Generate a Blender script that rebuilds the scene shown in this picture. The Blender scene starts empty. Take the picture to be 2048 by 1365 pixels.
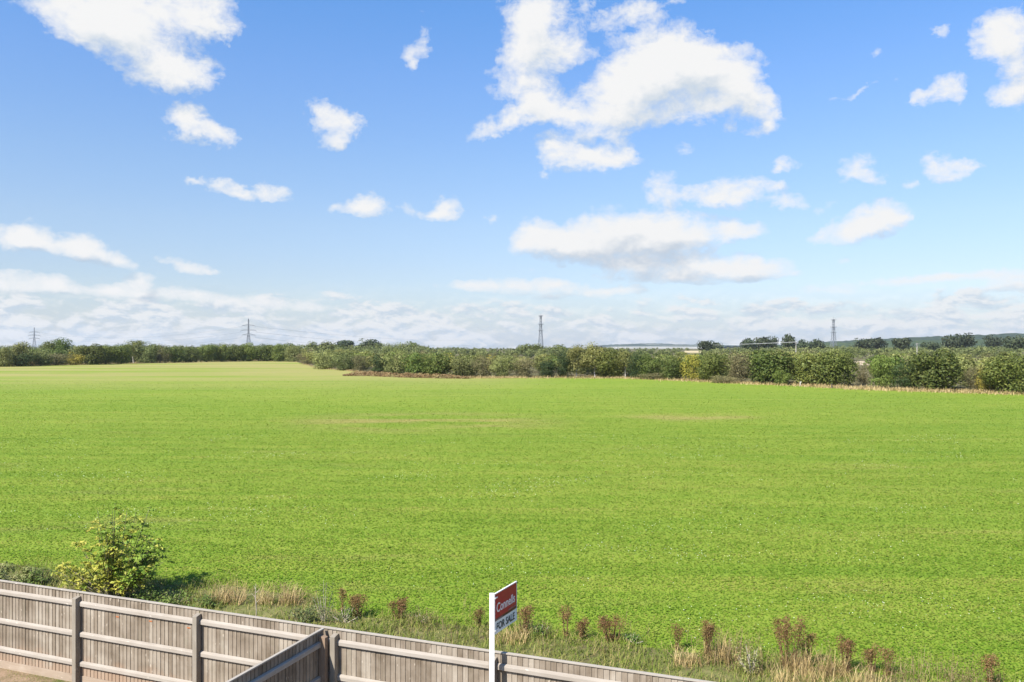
import bpy, math, random
import numpy as np
from mathutils import Vector, Matrix, noise as mnoise

sc = bpy.context.scene
COL = sc.collection
R = math.radians
H, F, HZ = 6.8, 1640.0, 692.0            # eye height (m), focal length and horizon row of the photo (px of 2048x1365)

# ------------------------------------------------------------------ camera
cd = bpy.data.cameras.new('camera')
cam = bpy.data.objects.new('camera', cd)
COL.objects.link(cam)
cam.location = (0, 0, H)
cam.rotation_euler = (R(90), 0, 0)
cd.sensor_width = 36
cd.lens = 36 * F / 2048
cd.shift_y = (HZ - 682.5) / 2048
cd.clip_start = 0.1
cd.clip_end = 30000
sc.camera = cam

# ------------------------------------------------------------------ light and exposure
SUN_EL, SUN_AZ = 45.0, 43.0              # azimuth: degrees from straight behind the camera towards its left
sv = Vector((-math.sin(R(SUN_AZ)) * math.cos(R(SUN_EL)), -math.cos(R(SUN_AZ)) * math.cos(R(SUN_EL)), math.sin(R(SUN_EL))))
sl = bpy.data.lights.new('sun', 'SUN')
sl.energy = 4.4
sl.angle = R(0.5)
sl.color = (1.0, 0.955, 0.88)
so = bpy.data.objects.new('sun', sl)
COL.objects.link(so)
so.rotation_euler = sv.to_track_quat('Z', 'Y').to_euler()
so.location = (-20, -20, 40)
sc.view_settings.view_transform = 'Standard'
sc.view_settings.look = 'None'
sc.view_settings.gamma = 1
sc.view_settings.exposure = 1.2
sc.cycles.use_denoising = True
sc.cycles.max_bounces = 6
sc.cycles.diffuse_bounces = 3
sc.cycles.transmission_bounces = 3
sc.cycles.volume_bounces = 0
sc.cycles.transparent_max_bounces = 4


class NT:
    """small helper around a node tree"""
    def __init__(s, nt):
        s.nt = nt
        s.L = nt.links.new

    def n(s, kind, **kw):
        nd = s.nt.nodes.new(kind)
        for k, v in kw.items():
            setattr(nd, k, v)
        return nd

    def put(s, sock, v):
        if isinstance(v, bpy.types.NodeSocket):
            s.L(v, sock)
        elif v is not None:
            sock.default_value = tuple(v) + (1,) if sock.type == 'RGBA' and len(v) == 3 else v

    def math(s, op, a, b=None, c=None, clamp=False):
        nd = s.n('ShaderNodeMath', operation=op)
        nd.use_clamp = clamp
        s.put(nd.inputs[0], a)
        s.put(nd.inputs[1], b)
        s.put(nd.inputs[2], c)
        return nd.outputs[0]

    def vmath(s, op, a, b=None, scale=None):
        nd = s.n('ShaderNodeVectorMath', operation=op)
        s.put(nd.inputs[0], a)
        s.put(nd.inputs[1], b)
        if scale is not None:
            s.put(nd.inputs['Scale'], scale)
        return nd.outputs[0]

    def noise(s, vec, scale, detail=3, rough=0.5, dist=0.0, col=False):
        nd = s.n('ShaderNodeTexNoise')
        s.put(nd.inputs['Vector'], vec)
        nd.inputs['Scale'].default_value = scale
        nd.inputs['Detail'].default_value = detail
        nd.inputs['Roughness'].default_value = rough
        nd.inputs['Distortion'].default_value = dist
        return nd.outputs['Color' if col else 'Fac']

    def step(s, v, a, b, lo=0.0, hi=1.0, smooth=True):
        nd = s.n('ShaderNodeMapRange', interpolation_type='SMOOTHSTEP' if smooth else 'LINEAR')
        s.put(nd.inputs[0], v)
        for k, x in zip((1, 2, 3, 4), (a, b, lo, hi)):
            nd.inputs[k].default_value = x
        return nd.outputs[0]

    def mix(s, f, a, b, mode='MIX'):
        nd = s.n('ShaderNodeMix', data_type='RGBA', blend_type=mode)
        s.put(nd.inputs[0], f)
        for k, x in ((6, a), (7, b)):
            if isinstance(x, tuple) and len(x) == 3:
                x = x + (1,)
            s.put(nd.inputs[k], x)
        return nd.outputs[2]

    def ramp(s, f, stops):
        nd = s.n('ShaderNodeValToRGB')
        s.put(nd.inputs[0], f)
        el = nd.color_ramp.elements
        while len(el) < len(stops):
            el.new(0.5)
        for e, (p, c) in zip(el, stops):
            e.position = p
            e.color = tuple(c) + (1,)
        return nd.outputs[0]

    def mapping(s, vec, loc=(0, 0, 0), rot=0.0, scale=(1, 1, 1), kind='POINT'):
        nd = s.n('ShaderNodeMapping', vector_type=kind)
        s.put(nd.inputs['Vector'], vec)
        nd.inputs['Location'].default_value = loc
        nd.inputs['Rotation'].default_value = (0, 0, rot)
        nd.inputs['Scale'].default_value = scale
        return nd.outputs[0]


# ------------------------------------------------------------------ sky with its clouds
# one cumulus puff per line: x, y, half width, half height, tilt, weight (measured on the photo, turned into compass bearing and elevation)
PUFFS = '''
120 10 95 45 20 .8;200 30 90 55 0 1;300 20 130 60 0 1;400 20 65 50 0 1;250 90 80 45 20 .9;330 120 80 50 10 1;380 150 50 34 0 1;296 156 44 24 0 .6;430 62 32 16 0 .6;150 70 60 22 20 .45
360 228 30 22 0 .9;388 248 46 30 20 1;430 272 38 24 20 1;375 272 28 14 20 .6;312 240 22 16 0 .35;330 275 22 8 0 .3;478 276 10 6 0 .3
640 230 28 26 40 .9;668 262 36 32 0 1;700 245 26 20 0 .8;660 290 30 14 0 .6
848 92 18 24 20 .75;822 108 20 22 0 .7;820 135 14 14 0 .5
1065 20 58 40 0 1;1090 70 62 62 0 1;1040 85 44 40 0 1;1120 110 38 34 0 .9;1045 160 52 50 0 1;1080 195 40 36 0 .9;1090 228 60 26 0 1;1020 240 60 20 -10 .85;970 262 34 14 -20 .6;1160 238 60 22 0 .9
1175 10 18 22 0 .6;1240 30 55 18 -10 .7;1290 25 34 26 0 .75;1215 65 26 34 -40 .65;1340 5 30 12 0 .45;1260 80 26 14 0 .4
1340 100 64 56 0 1;1290 130 74 50 0 1;1390 110 50 44 0 1;1250 165 70 44 0 1;1350 170 110 60 0 1.1;1180 110 22 20 0 .4;1450 140 70 40 0 1;1440 97 30 14 0 .55;1488 102 26 14 0 .55;1480 175 50 34 0 1;1220 205 80 36 0 .95;1430 215 80 30 0 1;1520 215 40 32 30 1;1545 245 24 20 40 .9;1520 265 24 10 0 .6;1466 257 16 8 0 .5;1270 235 70 22 0 .8;1190 265 50 16 0 .5
1110 298 34 26 0 1;1160 312 60 26 0 1;1210 318 50 24 0 .9;1255 318 36 16 0 .7;1240 280 34 24 50 .6;1092 342 12 9 0 .5;1185 272 60 12 0 .5;1365 298 22 14 0 .45;1268 345 9 7 0 .4
1326 366 34 22 -10 .8;1372 392 60 20 0 .85;1450 378 46 24 0 .95;1500 378 34 20 0 .85;1465 402 60 15 0 .8;1555 376 26 11 0 .6;1568 408 40 16 0 .8;1500 420 40 9 0 .45;1300 392 20 12 0 .45
1570 332 30 16 -20 .8;1552 342 14 10 0 .5
1072 470 44 26 0 1.0;1150 470 70 26 0 1;1240 455 80 38 0 1.1;1310 460 80 38 0 1.1;1400 464 84 27 0 1;1470 462 34 18 0 .8;1120 495 80 24 8 .9;1210 500 110 28 0 .9;1320 495 90 22 0 .8;1040 490 26 26 0 .6;1510 468 24 18 0 .7
1250 530 60 14 0 .8;1330 535 90 24 0 1;1430 535 90 26 0 1;1510 535 70 22 0 .9;1340 558 110 12 0 .7;1570 548 34 8 0 .5;1200 550 20 6 0 .5
1715 330 34 22 -20 .9;1710 355 36 14 0 .8;1750 355 24 16 0 .7;1870 318 40 20 10 .9;1900 345 44 20 0 .9;1935 335 20 10 0 .6;1815 368 16 12 0 .6
1720 450 66 24 -15 1;1760 430 50 24 0 .9;1740 462 60 20 -10 .9;1770 405 24 12 0 .5;1640 470 30 14 -20 .7;1800 440 20 8 0 .5;1650 415 26 12 -20 .4
1890 165 36 22 20 .8;1880 190 40 20 -10 .85;1840 195 18 12 -30 .55;1915 200 18 20 0 .6;1740 178 40 8 -20 .5;1690 195 36 6 0 .35;1800 160 10 10 0 .3;1752 105 14 16 -30 .35
1880 62 18 14 0 .6;2000 45 50 30 0 .9;2040 70 50 55 0 1.1;1985 90 44 26 0 .9;2030 130 40 40 0 1;2010 185 34 24 0 .9;1950 80 26 16 0 .6
2044 180 24 30 0 .9
730 398 30 18 0 .9;740 418 34 16 0 1;700 415 26 14 0 .8;665 420 14 7 0 .4;897 412 26 20 0 1;880 428 32 12 0 .8;822 420 26 12 20 .5;988 438 14 8 -30 .5;965 434 10 5 0 .3
395 366 18 9 0 .7;430 372 22 14 0 .8;465 372 28 14 20 .8;495 385 34 12 0 .9;550 382 34 14 0 1
10 472 40 18 0 .9;60 468 36 22 0 1;90 490 60 14 10 .8;150 490 50 24 0 1;190 505 50 20 15 1;240 522 34 12 20 .8;40 492 60 12 0 .7
350 528 34 14 10 .8;385 540 34 12 0 .7;425 546 14 5 0 .5;282 562 28 14 0 1;270 572 30 8 0 .7
40 562 80 16 0 1;120 570 40 18 0 .9;60 578 100 12 0 .7;220 582 60 11 0 .9;300 592 90 12 0 .8;390 588 50 12 0 .9;470 600 80 12 0 .7;560 608 90 11 0 .6;620 615 60 8 0 .5
930 572 50 10 0 .8;1020 572 80 15 0 .9;1110 570 60 12 0 .8;1190 585 60 10 0 .8;1250 582 40 9 0 .8;1100 592 60 8 0 .5;1070 537 18 6 0 .5;1125 533 14 4 0 .4
1640 578 80 9 0 .6;1800 560 100 8 -4 .7;1920 552 90 9 -5 .9;2010 552 60 12 -4 1;2040 570 50 12 0 .9;1690 585 60 8 0 .5;1980 575 50 9 0 .6;1690 520 18 5 0 .4
'''


def sky_pos(x, y):
    dx = x - 1024
    hy = math.hypot(F, dx)
    return math.atan2(dx, F), math.atan2(HZ - y, hy)


def puff_list():
    out = []
    for item in PUFFS.replace('\n', ';').split(';'):
        if item.strip():
            x, y, rx, ry, rot, wt = map(float, item.split())
            u0, v0 = sky_pos(x, y)
            out.append((u0, v0, (sky_pos(x + rx, y)[0] - u0) * 1.5, (sky_pos(x, y - ry)[1] - v0) * 1.5, R(rot), wt))
    return out


def puff_group(puffs):
    """cloud thickness at a bearing / elevation, for one sector of the sky"""
    g = bpy.data.node_groups.new('cloud_puffs', 'ShaderNodeTree')
    g.interface.new_socket('P', in_out='INPUT', socket_type='NodeSocketVector')
    g.interface.new_socket('D', in_out='OUTPUT', socket_type='NodeSocketFloat')
    G = NT(g)
    P = G.n('NodeGroupInput').outputs[0]
    acc = None
    for u0, v0, ru, rv, rot, wt in puffs:
        m = G.mapping(P, (u0, v0, 0), -rot, (ru, rv, 1), 'TEXTURE')
        gr = G.n('ShaderNodeTexGradient', gradient_type='SPHERICAL')
        G.L(m, gr.inputs[0])
        acc = G.math('MULTIPLY', gr.outputs['Fac'], wt) if acc is None else G.math('MULTIPLY_ADD', gr.outputs['Fac'], wt, acc)
    G.L(acc, G.n('NodeGroupOutput').inputs[0])
    return g


def build_sky():
    w = bpy.data.worlds.new('World')
    sc.world = w
    w.use_nodes = True
    nt = w.node_tree
    nt.nodes.clear()
    W = NT(nt)
    STR = 0.10
    tc = W.n('ShaderNodeTexCoord')
    sep = W.n('ShaderNodeSeparateXYZ')
    W.L(tc.outputs['Generated'], sep.inputs[0])
    az = W.math('ARCTAN2', sep.outputs[0], sep.outputs[1])
    el = W.math('ARCSINE', sep.outputs[2])
    half = (0.5, 0.5, 0.5)
    puffs = puff_list()

    sky = W.n('ShaderNodeTexSky', sky_type='NISHITA')
    sky.sun_disc = False
    sky.sun_elevation = R(SUN_EL)
    sky.sun_rotation = R(180 + SUN_AZ)
    sky.air_density = 1.0
    sky.dust_density = 0.6
    sky.ozone_density = 1.5
    base = W.mix(1.0, sky.outputs[0], W.ramp(W.step(el, 0, .42, smooth=False), SKYGAIN), 'MULTIPLY')
    plain = W.n('ShaderNodeBackground')
    W.L(base, plain.inputs[0])
    plain.inputs[1].default_value = STR

    def sector(mine):
        """clear sky, a low bank of cloud and the cumulus puffs of one sector, as a background"""
        cb = W.n('ShaderNodeCombineXYZ')
        W.L(az, cb.inputs[0])
        W.L(el, cb.inputs[1])
        uv = cb.outputs[0]
        st = W.mapping(uv, scale=(1, 1.35, 1))
        w1 = W.vmath('SCALE', W.vmath('SUBTRACT', W.noise(st, 17, 2, .5, col=True), half), scale=0.032)
        w2 = W.vmath('SCALE', W.vmath('SUBTRACT', W.noise(st, 70, 5, .62, col=True), half), scale=0.026)
        ww = W.vmath('MULTIPLY', W.vmath('ADD', w1, w2), (1, .8, 0))
        k = W.step(el, 0.02, 0.25, 0.28, 1.0)          # puffs low down are small: bend them less
        wp = W.vmath('ADD', uv, W.vmath('SCALE', ww, scale=k))
        g = puff_group(mine)

        def thick(v):
            n = W.n('ShaderNodeGroup')
            n.node_tree = g
            W.L(v, n.inputs[0])
            return n.outputs[0]
        D = thick(wp)
        up = W.n('ShaderNodeCombineXYZ')
        up.inputs[0].default_value = -0.010
        W.L(W.step(el, 0.03, 0.3, 0.016, 0.032), up.inputs[1])
        Dup = thick(W.vmath('ADD', wp, up.outputs[0]))
        fb = W.noise(st, 30, 10, .70, .25)
        fb2 = W.noise(W.vmath('ADD', st, (-0.005, 0.010, 0)), 30, 6, .64, .25)
        edge = W.step(D, 0.0, 0.30)
        fbc = W.math('SUBTRACT', fb, .5)
        dens = W.math('ADD', W.math('MULTIPLY', D, 1.05), W.math('MULTIPLY', W.math('MULTIPLY', fbc, 2.6), edge))
        alpha = W.step(dens, 0.16, 1.36, smooth=False)
        alpha = W.math('POWER', W.math('SUBTRACT', 1, alpha, clamp=True), 1.5)
        alpha = W.math('SUBTRACT', 1, alpha, clamp=True)
        # light and shade of the cloud: thickness towards the sun against thickness here
        sat = lambda v: W.math('POWER', .62, v)
        big = W.noise(W.mapping(uv, scale=(1, 1.6, 1)), 11, 4, .55, .4)
        low = W.step(el, .05, .20, 1, 0)
        sh = W.math('MULTIPLY', W.math('SUBTRACT', sat(D), sat(Dup)), 1.9)
        sh = W.math('ADD', sh, W.math('MULTIPLY', W.math('SUBTRACT', fb2, fb), .85))
        sh = W.math('ADD', sh, W.math('MULTIPLY', W.step(D, .5, 1.6), W.math('MULTIPLY_ADD', big, 1.5, -.56)))
        sh = W.math('ADD', sh, W.math('MULTIPLY', low, .15))
        ccol = W.mix(W.step(sh, -.10, 0.75), (.402, .402, .402), W.mix(low, (.270, .305, .345), (.205, .242, .292)))
        lo = W.mapping(uv, scale=(1, 2.4, 1))
        b1 = W.noise(lo, 11, 4, .5, .5)
        b2 = W.noise(lo, 30, 9, .66, .3)
        b3 = W.noise(W.vmath('ADD', lo, (-.004, .012, 0)), 30, 6, .62, .3)
        veil = W.step(el, 0.0, 0.085, .55, 0)
        bw = W.math('ADD', W.math('MULTIPLY', b1, .5), W.math('MULTIPLY', b2, .5))
        bw = W.math('ADD', bw, W.step(el, 0.040, 0.080, .02, -.22))
        puffy = W.step(bw, .43, .56, 0, .88)
        bank = W.math('MAXIMUM', veil, puffy)
        dlt = W.math('ADD', W.math('SUBTRACT', b3, b2), W.math('MULTIPLY', W.math('SUBTRACT', b1, .5), -.5))
        bcol = W.mix(W.step(dlt, -.11, .11), (.385, .388, .390), (.248, .292, .338))
        c = W.mix(bank, base, W.vmath('SCALE', bcol, scale=1 / STR))
        c = W.mix(alpha, c, W.vmath('SCALE', ccol, scale=1 / STR))
        bg = W.n('ShaderNodeBackground')
        W.L(c, bg.inputs[0])
        bg.inputs[1].default_value = STR
        return bg.outputs[0]

    # sectors of bearing, each knowing only the puffs near it (quick to evaluate); plain sky elsewhere
    cuts = [-.78, -.40, -.22, -.04, .06, .16, .26, .42, .78]
    cur = None
    for i, (a, b) in enumerate(zip(cuts[:-1], cuts[1:])):
        m = .055
        e = 1 + (i + 1) * 1e-4          # keeps the sectors' puffs from being merged by the shader compiler
        mine = [(p[0], p[1], p[2] * e, p[3] * e, p[4], p[5]) for p in puffs
                if p[0] + max(p[2], p[3]) + m > a and p[0] - max(p[2], p[3]) - m < b]
        bg = sector(mine)
        if cur is None:
            cur = bg
            continue
        mx = W.n('ShaderNodeMixShader')
        W.L(W.math('GREATER_THAN', az, a), mx.inputs[0])
        W.L(cur, mx.inputs[1])
        W.L(bg, mx.inputs[2])
        cur = mx.outputs[0]
    inside = W.math('MULTIPLY', W.math('LESS_THAN', W.math('ABSOLUTE', az), .78),
                    W.math('LESS_THAN', W.math('ABSOLUTE', W.math('SUBTRACT', el, .28)), .31))
    mx = W.n('ShaderNodeMixShader')
    W.L(inside, mx.inputs[0])
    W.L(plain.outputs[0], mx.inputs[1])
    W.L(cur, mx.inputs[2])
    cur = mx.outputs[0]
    out = W.n('ShaderNodeOutputWorld')
    W.L(cur, out.inputs[0])
    w.cycles.sampling_method = 'MANUAL'
    w.cycles.sample_map_resolution = 256


SKYGAIN = [(0, (.50, .53, .66)), (.212, (.567, .572, .658)), (.343, (.614, .628, .696)), (.505, (.608, .675, .773)),
           (.745, (.558, .716, .911)), (.93, (.478, .731, .981))]
build_sky()


# ------------------------------------------------------------------ object helpers
def tag(o, label=None, cat=None, group=None, kind=None):
    if label: o['label'] = label
    if cat: o['category'] = cat
    if group: o['group'] = group
    if kind: o['kind'] = kind
    return o


def link(name, me, mat=None, parent=None):
    o = bpy.data.objects.new(name, me)
    COL.objects.link(o)
    if me is not None and mat is not None and not me.materials:
        me.materials.append(mat)
    if parent is not None:
        o.parent = parent
    return o


def empty(name, loc=(0, 0, 0), rz=0.0):
    o = bpy.data.objects.new(name, None)
    COL.objects.link(o)
    o.location = loc
    o.rotation_euler = (0, 0, rz)
    o.empty_display_size = 0.2
    return o


def poly_mesh(name, V, Fs):
    me = bpy.data.meshes.new(name)
    me.from_pydata([tuple(v) for v in V], [], Fs)
    me.update()
    return me


def quad_mesh(name, V, k=4):
    """V: (n, k, 3) array of separate k-gons"""
    V = np.asarray(V, dtype=np.float32)
    n = V.shape[0]
    me = bpy.data.meshes.new(name)
    me.vertices.add(n * k)
    me.vertices.foreach_set('co', V.reshape(-1))
    me.loops.add(n * k)
    me.loops.foreach_set('vertex_index', np.arange(n * k, dtype=np.int32))
    me.polygons.add(n)
    me.polygons.foreach_set('loop_start', np.arange(0, n * k, k, dtype=np.int32))
    me.update(calc_edges=True)
    return me


class MB:
    """collects boxes, bars and tubes into one mesh"""
    def __init__(s):
        s.V, s.F = [], []

    def hexa(s, pts):
        i = len(s.V)
        s.V += [tuple(p) for p in pts]
        s.F += [tuple(i + k for k in f) for f in ((0, 3, 2, 1), (4, 5, 6, 7), (0, 1, 5, 4), (1, 2, 6, 5), (2, 3, 7, 6), (3, 0, 4, 7))]

    def box(s, x0, x1, y0, y1, z0, z1):
        s.hexa([(x0, y0, z0), (x1, y0, z0), (x1, y1, z0), (x0, y1, z0), (x0, y0, z1), (x1, y0, z1), (x1, y1, z1), (x0, y1, z1)])

    def tube(s, pts, radii, n=5, cap=True):
        pts = [Vector(p) for p in pts]
        rings = []
        for i, p in enumerate(pts):
            d = (pts[min(i + 1, len(pts) - 1)] - pts[max(i - 1, 0)]).normalized()
            a = d.orthogonal().normalized()
            b = d.cross(a)
            r = radii[i] if hasattr(radii, '__len__') else radii
            j = len(s.V)
            for k in range(n):
                t = 2 * math.pi * k / n
                s.V.append(tuple(p + a * (r * math.cos(t)) + b * (r * math.sin(t))))
            rings.append(j)
        for a, b in zip(rings[:-1], rings[1:]):
            for k in range(n):
                s.F.append((a + k, a + (k + 1) % n, b + (k + 1) % n, b + k))
        if cap:
            s.F.append(tuple(rings[0] + k for k in reversed(range(n))))
            s.F.append(tuple(rings[-1] + k for k in range(n)))

    def mesh(s, name):
        return poly_mesh(name, s.V, s.F)

    def obj(s, name, mat=None, parent=None):
        return link(name, s.mesh(name), mat, parent)


def bevel(o, w=0.004):
    m = o.modifiers.new('bevel', 'BEVEL')
    m.width = w
    m.segments = 2
    m.limit_method = 'ANGLE'
    return o


def ground_at(x, y):
    """point of the flat ground seen at photo pixel x, y"""
    d = H * F / (y - HZ)
    return Vector(((x - 1024) * d / F, d, 0))


# ------------------------------------------------------------------ materials
def new_mat(name):
    m = bpy.data.materials.new(name)
    m.use_nodes = True
    m.node_tree.nodes.clear()
    return m, NT(m.node_tree)


def finish(N, color, rough=.8, spec=.3, transl=0.0, tcol=None, bump=None, bstr=.3, bdist=.02, metal=0.0):
    p = N.n('ShaderNodeBsdfPrincipled')
    N.put(p.inputs['Base Color'], color if not isinstance(color, tuple) else tuple(color) + (1,))
    N.put(p.inputs['Roughness'], rough)
    p.inputs['Specular IOR Level'].default_value = spec
    p.inputs['Metallic'].default_value = metal
    if bump is not None:
        b = N.n('ShaderNodeBump')
        b.inputs['Strength'].default_value = bstr
        b.inputs['Distance'].default_value = bdist
        N.L(bump, b.inputs['Height'])
        N.L(b.outputs[0], p.inputs['Normal'])
    sh = p.outputs[0]
    if transl > 0:
        t = N.n('ShaderNodeBsdfTranslucent')
        N.put(t.inputs[0], color if tcol is None else tcol)
        mx = N.n('ShaderNodeMixShader')
        mx.inputs[0].default_value = transl
        N.L(sh, mx.inputs[1])
        N.L(t.outputs[0], mx.inputs[2])
        sh = mx.outputs[0]
    o = N.n('ShaderNodeOutputMaterial')
    N.L(sh, o.inputs[0])


def wpos(N):
    return N.n('ShaderNodeNewGeometry').outputs['Position']


def leaf_mat(name, c1, c2, c3=None, transl=.2, nscale=.9, namt=.45, objvar=.25, spec=.25, space='world'):
    """foliage: colour varies from leaf to leaf, in clumps, and from plant to plant"""
    m, N = new_mat(name)
    geo = N.n('ShaderNodeNewGeometry')
    info = N.n('ShaderNodeObjectInfo')
    rnd = geo.outputs['Random Per Island']
    n = N.noise(geo.outputs['Position'], nscale, 3, .55)
    f = N.math('ADD', N.math('MULTIPLY', rnd, 1 - namt), N.math('MULTIPLY', N.step(n, .3, .7), namt))
    stops = [(0, c1), (1, c2)] if c3 is None else [(0, c1), (.55, c2), (1, c3)]
    col = N.ramp(f, stops)
    hs = N.n('ShaderNodeHueSaturation')
    N.L(col, hs.inputs['Color'])
    r = info.outputs['Random']
    N.L(N.step(r, 0, 1, .5 - .06 * objvar, .5 + .06 * objvar, smooth=False), hs.inputs['Hue'])
    r2 = N.math('FRACT', N.math('MULTIPLY', r, 17.3))
    N.L(N.step(r2, 0, 1, 1 - objvar, 1 + objvar, smooth=False), hs.inputs['Value'])
    finish(N, hs.outputs[0], .65, spec, transl)
    return m


def bark_mat(name, c1, c2, sc_=6.0):
    m, N = new_mat(name)
    tc = N.n('ShaderNodeTexCoord').outputs['Object']
    n = N.noise(N.mapping(tc, scale=(1, 1, .3)), sc_, 4, .6)
    finish(N, N.ramp(n, [(.3, c1), (.7, c2)]), .9, .2, bump=n, bdist=.03)
    return m


def wood_mat(name, grain, dark, mid, pale, blotch=.5, foot=False):
    """weathered fence timber; grain runs along axis 'grain' of the object"""
    m, N = new_mat(name)
    tc = N.n('ShaderNodeTexCoord').outputs['Object']
    geo = N.n('ShaderNodeNewGeometry')
    rnd = geo.outputs['Random Per Island']
    off = N.n('ShaderNodeCombineXYZ')
    N.L(N.math('MULTIPLY', rnd, 37.0), off.inputs[0])
    N.L(N.math('MULTIPLY', rnd, 91.0), off.inputs[2])
    v = N.vmath('ADD', tc, off.outputs[0])
    s = {'x': (1.2, 30, 30), 'y': (30, 1.2, 30), 'z': (30, 30, 1.2)}[grain]
    g1 = N.noise(N.mapping(v, scale=s), 2.0, 5, .6, .6)
    s2 = {'x': (.5, 6, 6), 'y': (6, .5, 6), 'z': (6, 6, .5)}[grain]
    g2 = N.noise(N.mapping(v, scale=s2), 1.6, 3, .55, .8)
    b = N.noise(tc, 2.3, 4, .6)
    spots = N.noise(N.mapping(v, scale={'x': (.5, 1, 1), 'y': (1, .5, 1), 'z': (1, 1, .5)}[grain]), 16, 2, .5)
    f = N.math('ADD', N.math('MULTIPLY', g1, .40), N.math('MULTIPLY', g2, .30))
    f = N.math('ADD', f, N.math('MULTIPLY', rnd, .28))
    f = N.math('ADD', f, N.math('MULTIPLY', N.math('SUBTRACT', b, .5), blotch))
    col = N.ramp(f, [(.22, dark), (.50, mid), (.80, pale)])
    col = N.mix(N.math('MULTIPLY', N.step(spots, .68, .76), .55), col, tuple(min(1, c * 1.45) for c in pale))
    if foot:                                # clay splashed up from the soil
        sp = N.n('ShaderNodeSeparateXYZ')
        N.L(tc, sp.inputs[0])
        k = N.math('ADD', sp.outputs[2], N.math('MULTIPLY', N.math('SUBTRACT', b, .5), .9))
        col = N.mix(N.step(k, .18, .62, .7, 0), col, (.30, .205, .14))
        grn = N.math('MULTIPLY', N.step(N.noise(v, 1.1, 3, .6), .55, .75), .28)
        col = N.mix(grn, col, (.125, .125, .075))
    finish(N, col, .85, .2, bump=g1, bstr=.35, bdist=.006)
    return m


M = {}
M['board'] = wood_mat('weathered_board', 'z', (.112, .084, .057), (.212, .172, .130), (.33, .285, .228), .75, foot=True)
M['rail'] = wood_mat('weathered_rail', 'x', (.20, .168, .132), (.300, .262, .220), (.39, .352, .305), .35)
M['cap'] = wood_mat('weathered_capping', 'x', (.22, .19, .15), (.32, .285, .24), (.42, .38, .33), .35)
M['post'] = wood_mat('weathered_post', 'z', (.155, .130, .098), (.245, .212, .170), (.34, .305, .255), .35)
M['gravel'] = wood_mat('gravel_board_timber', 'x', (.20, .145, .10), (.30, .23, .17), (.40, .33, .26), .5)
M['brown_post'] = wood_mat('brown_post_timber', 'z', (.16, .11, .075), (.25, .175, .12), (.34, .25, .18), .3)

M['oak'] = leaf_mat('oak_leaf', (0.040, 0.058, 0.010), (0.092, 0.116, 0.020), (0.196, 0.202, 0.047))
M['green'] = leaf_mat('green_leaf', (0.057, 0.088, 0.014), (0.116, 0.154, 0.026), (0.204, 0.226, 0.057))
M['olive'] = leaf_mat('olive_leaf', (0.090, 0.110, 0.031), (0.166, 0.187, 0.054), (0.275, 0.284, 0.102))
M['birch'] = leaf_mat('birch_leaf', (0.100, 0.112, 0.027), (0.195, 0.201, 0.051), (0.311, 0.299, 0.104))
M['brown'] = leaf_mat('brown_scrub_leaf', (0.090, 0.083, 0.034), (0.172, 0.152, 0.064), (0.282, 0.247, 0.115))
M['yellow'] = leaf_mat('yellow_leaf', (0.139, 0.125, 0.018), (0.251, 0.214, 0.030), (0.403, 0.320, 0.066))
M['holly'] = leaf_mat('holly_leaf', (0.016, 0.032, 0.009), (0.04, 0.064, 0.015), (0.09, 0.11, 0.032))
M['pine'] = leaf_mat('pine_needle', (0.023, 0.035, 0.018), (0.046, 0.061, 0.027), (0.079, 0.092, 0.041))
M['bark'] = bark_mat('dark_bark', (.05, .042, .033), (.13, .11, .09))
M['birch_bark'] = bark_mat('birch_bark', (.22, .20, .17), (.55, .52, .47))


def steel_mat():
    m, N = new_mat('galvanised_steel')
    n = N.noise(N.n('ShaderNodeTexCoord').outputs['Object'], .6, 3)
    finish(N, N.ramp(n, [(.3, (.12, .135, .155)), (.7, (.18, .195, .21))]), .6, .4)
    return m


M['steel'] = steel_mat()


# ------------------------------------------------------------------ ground
def far_edge(x):
    """photo row of the far edge of the crop field"""
    xs = [-900, -300, 0, 100, 200, 300, 400, 500, 590, 604, 625, 645, 690, 740, 760, 830, 920, 1000, 1100, 1250, 1400, 1500, 1600, 1700, 1850, 2048, 2500, 3200]
    ys = [744, 737, 733, 731, 728.5, 726, 723.7, 722.6, 723.5, 727.5, 734, 738, 741.5, 747, 750, 753.5, 756.8, 757, 755.6, 757, 763, 768, 772, 778, 783, 789, 803, 830]
    return np.interp(x, xs, ys)


def near_edge(x):
    xs = [-900, 0, 330, 450, 600, 700, 800, 1000, 1100, 1300, 1500, 1700, 2048, 3200]
    ys = [1050, 1128, 1172, 1172, 1195, 1236, 1242, 1262, 1275, 1298, 1322, 1345, 1385, 1560]
    return np.interp(x, xs, ys)


def heath_mat():
    m, N = new_mat('heath_ground')
    p = wpos(N)
    n1 = N.noise(p, .03, 4, .6)
    n2 = N.noise(p, .8, 4, .65)
    f = N.math('ADD', N.math('MULTIPLY', n1, .6), N.math('MULTIPLY', n2, .4))
    finish(N, N.ramp(f, [(.32, (.055, .060, .025)), (.5, (.105, .095, .045)), (.68, (.17, .135, .075))]), .95, .1, bump=n2, bdist=.2)
    return m


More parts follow.
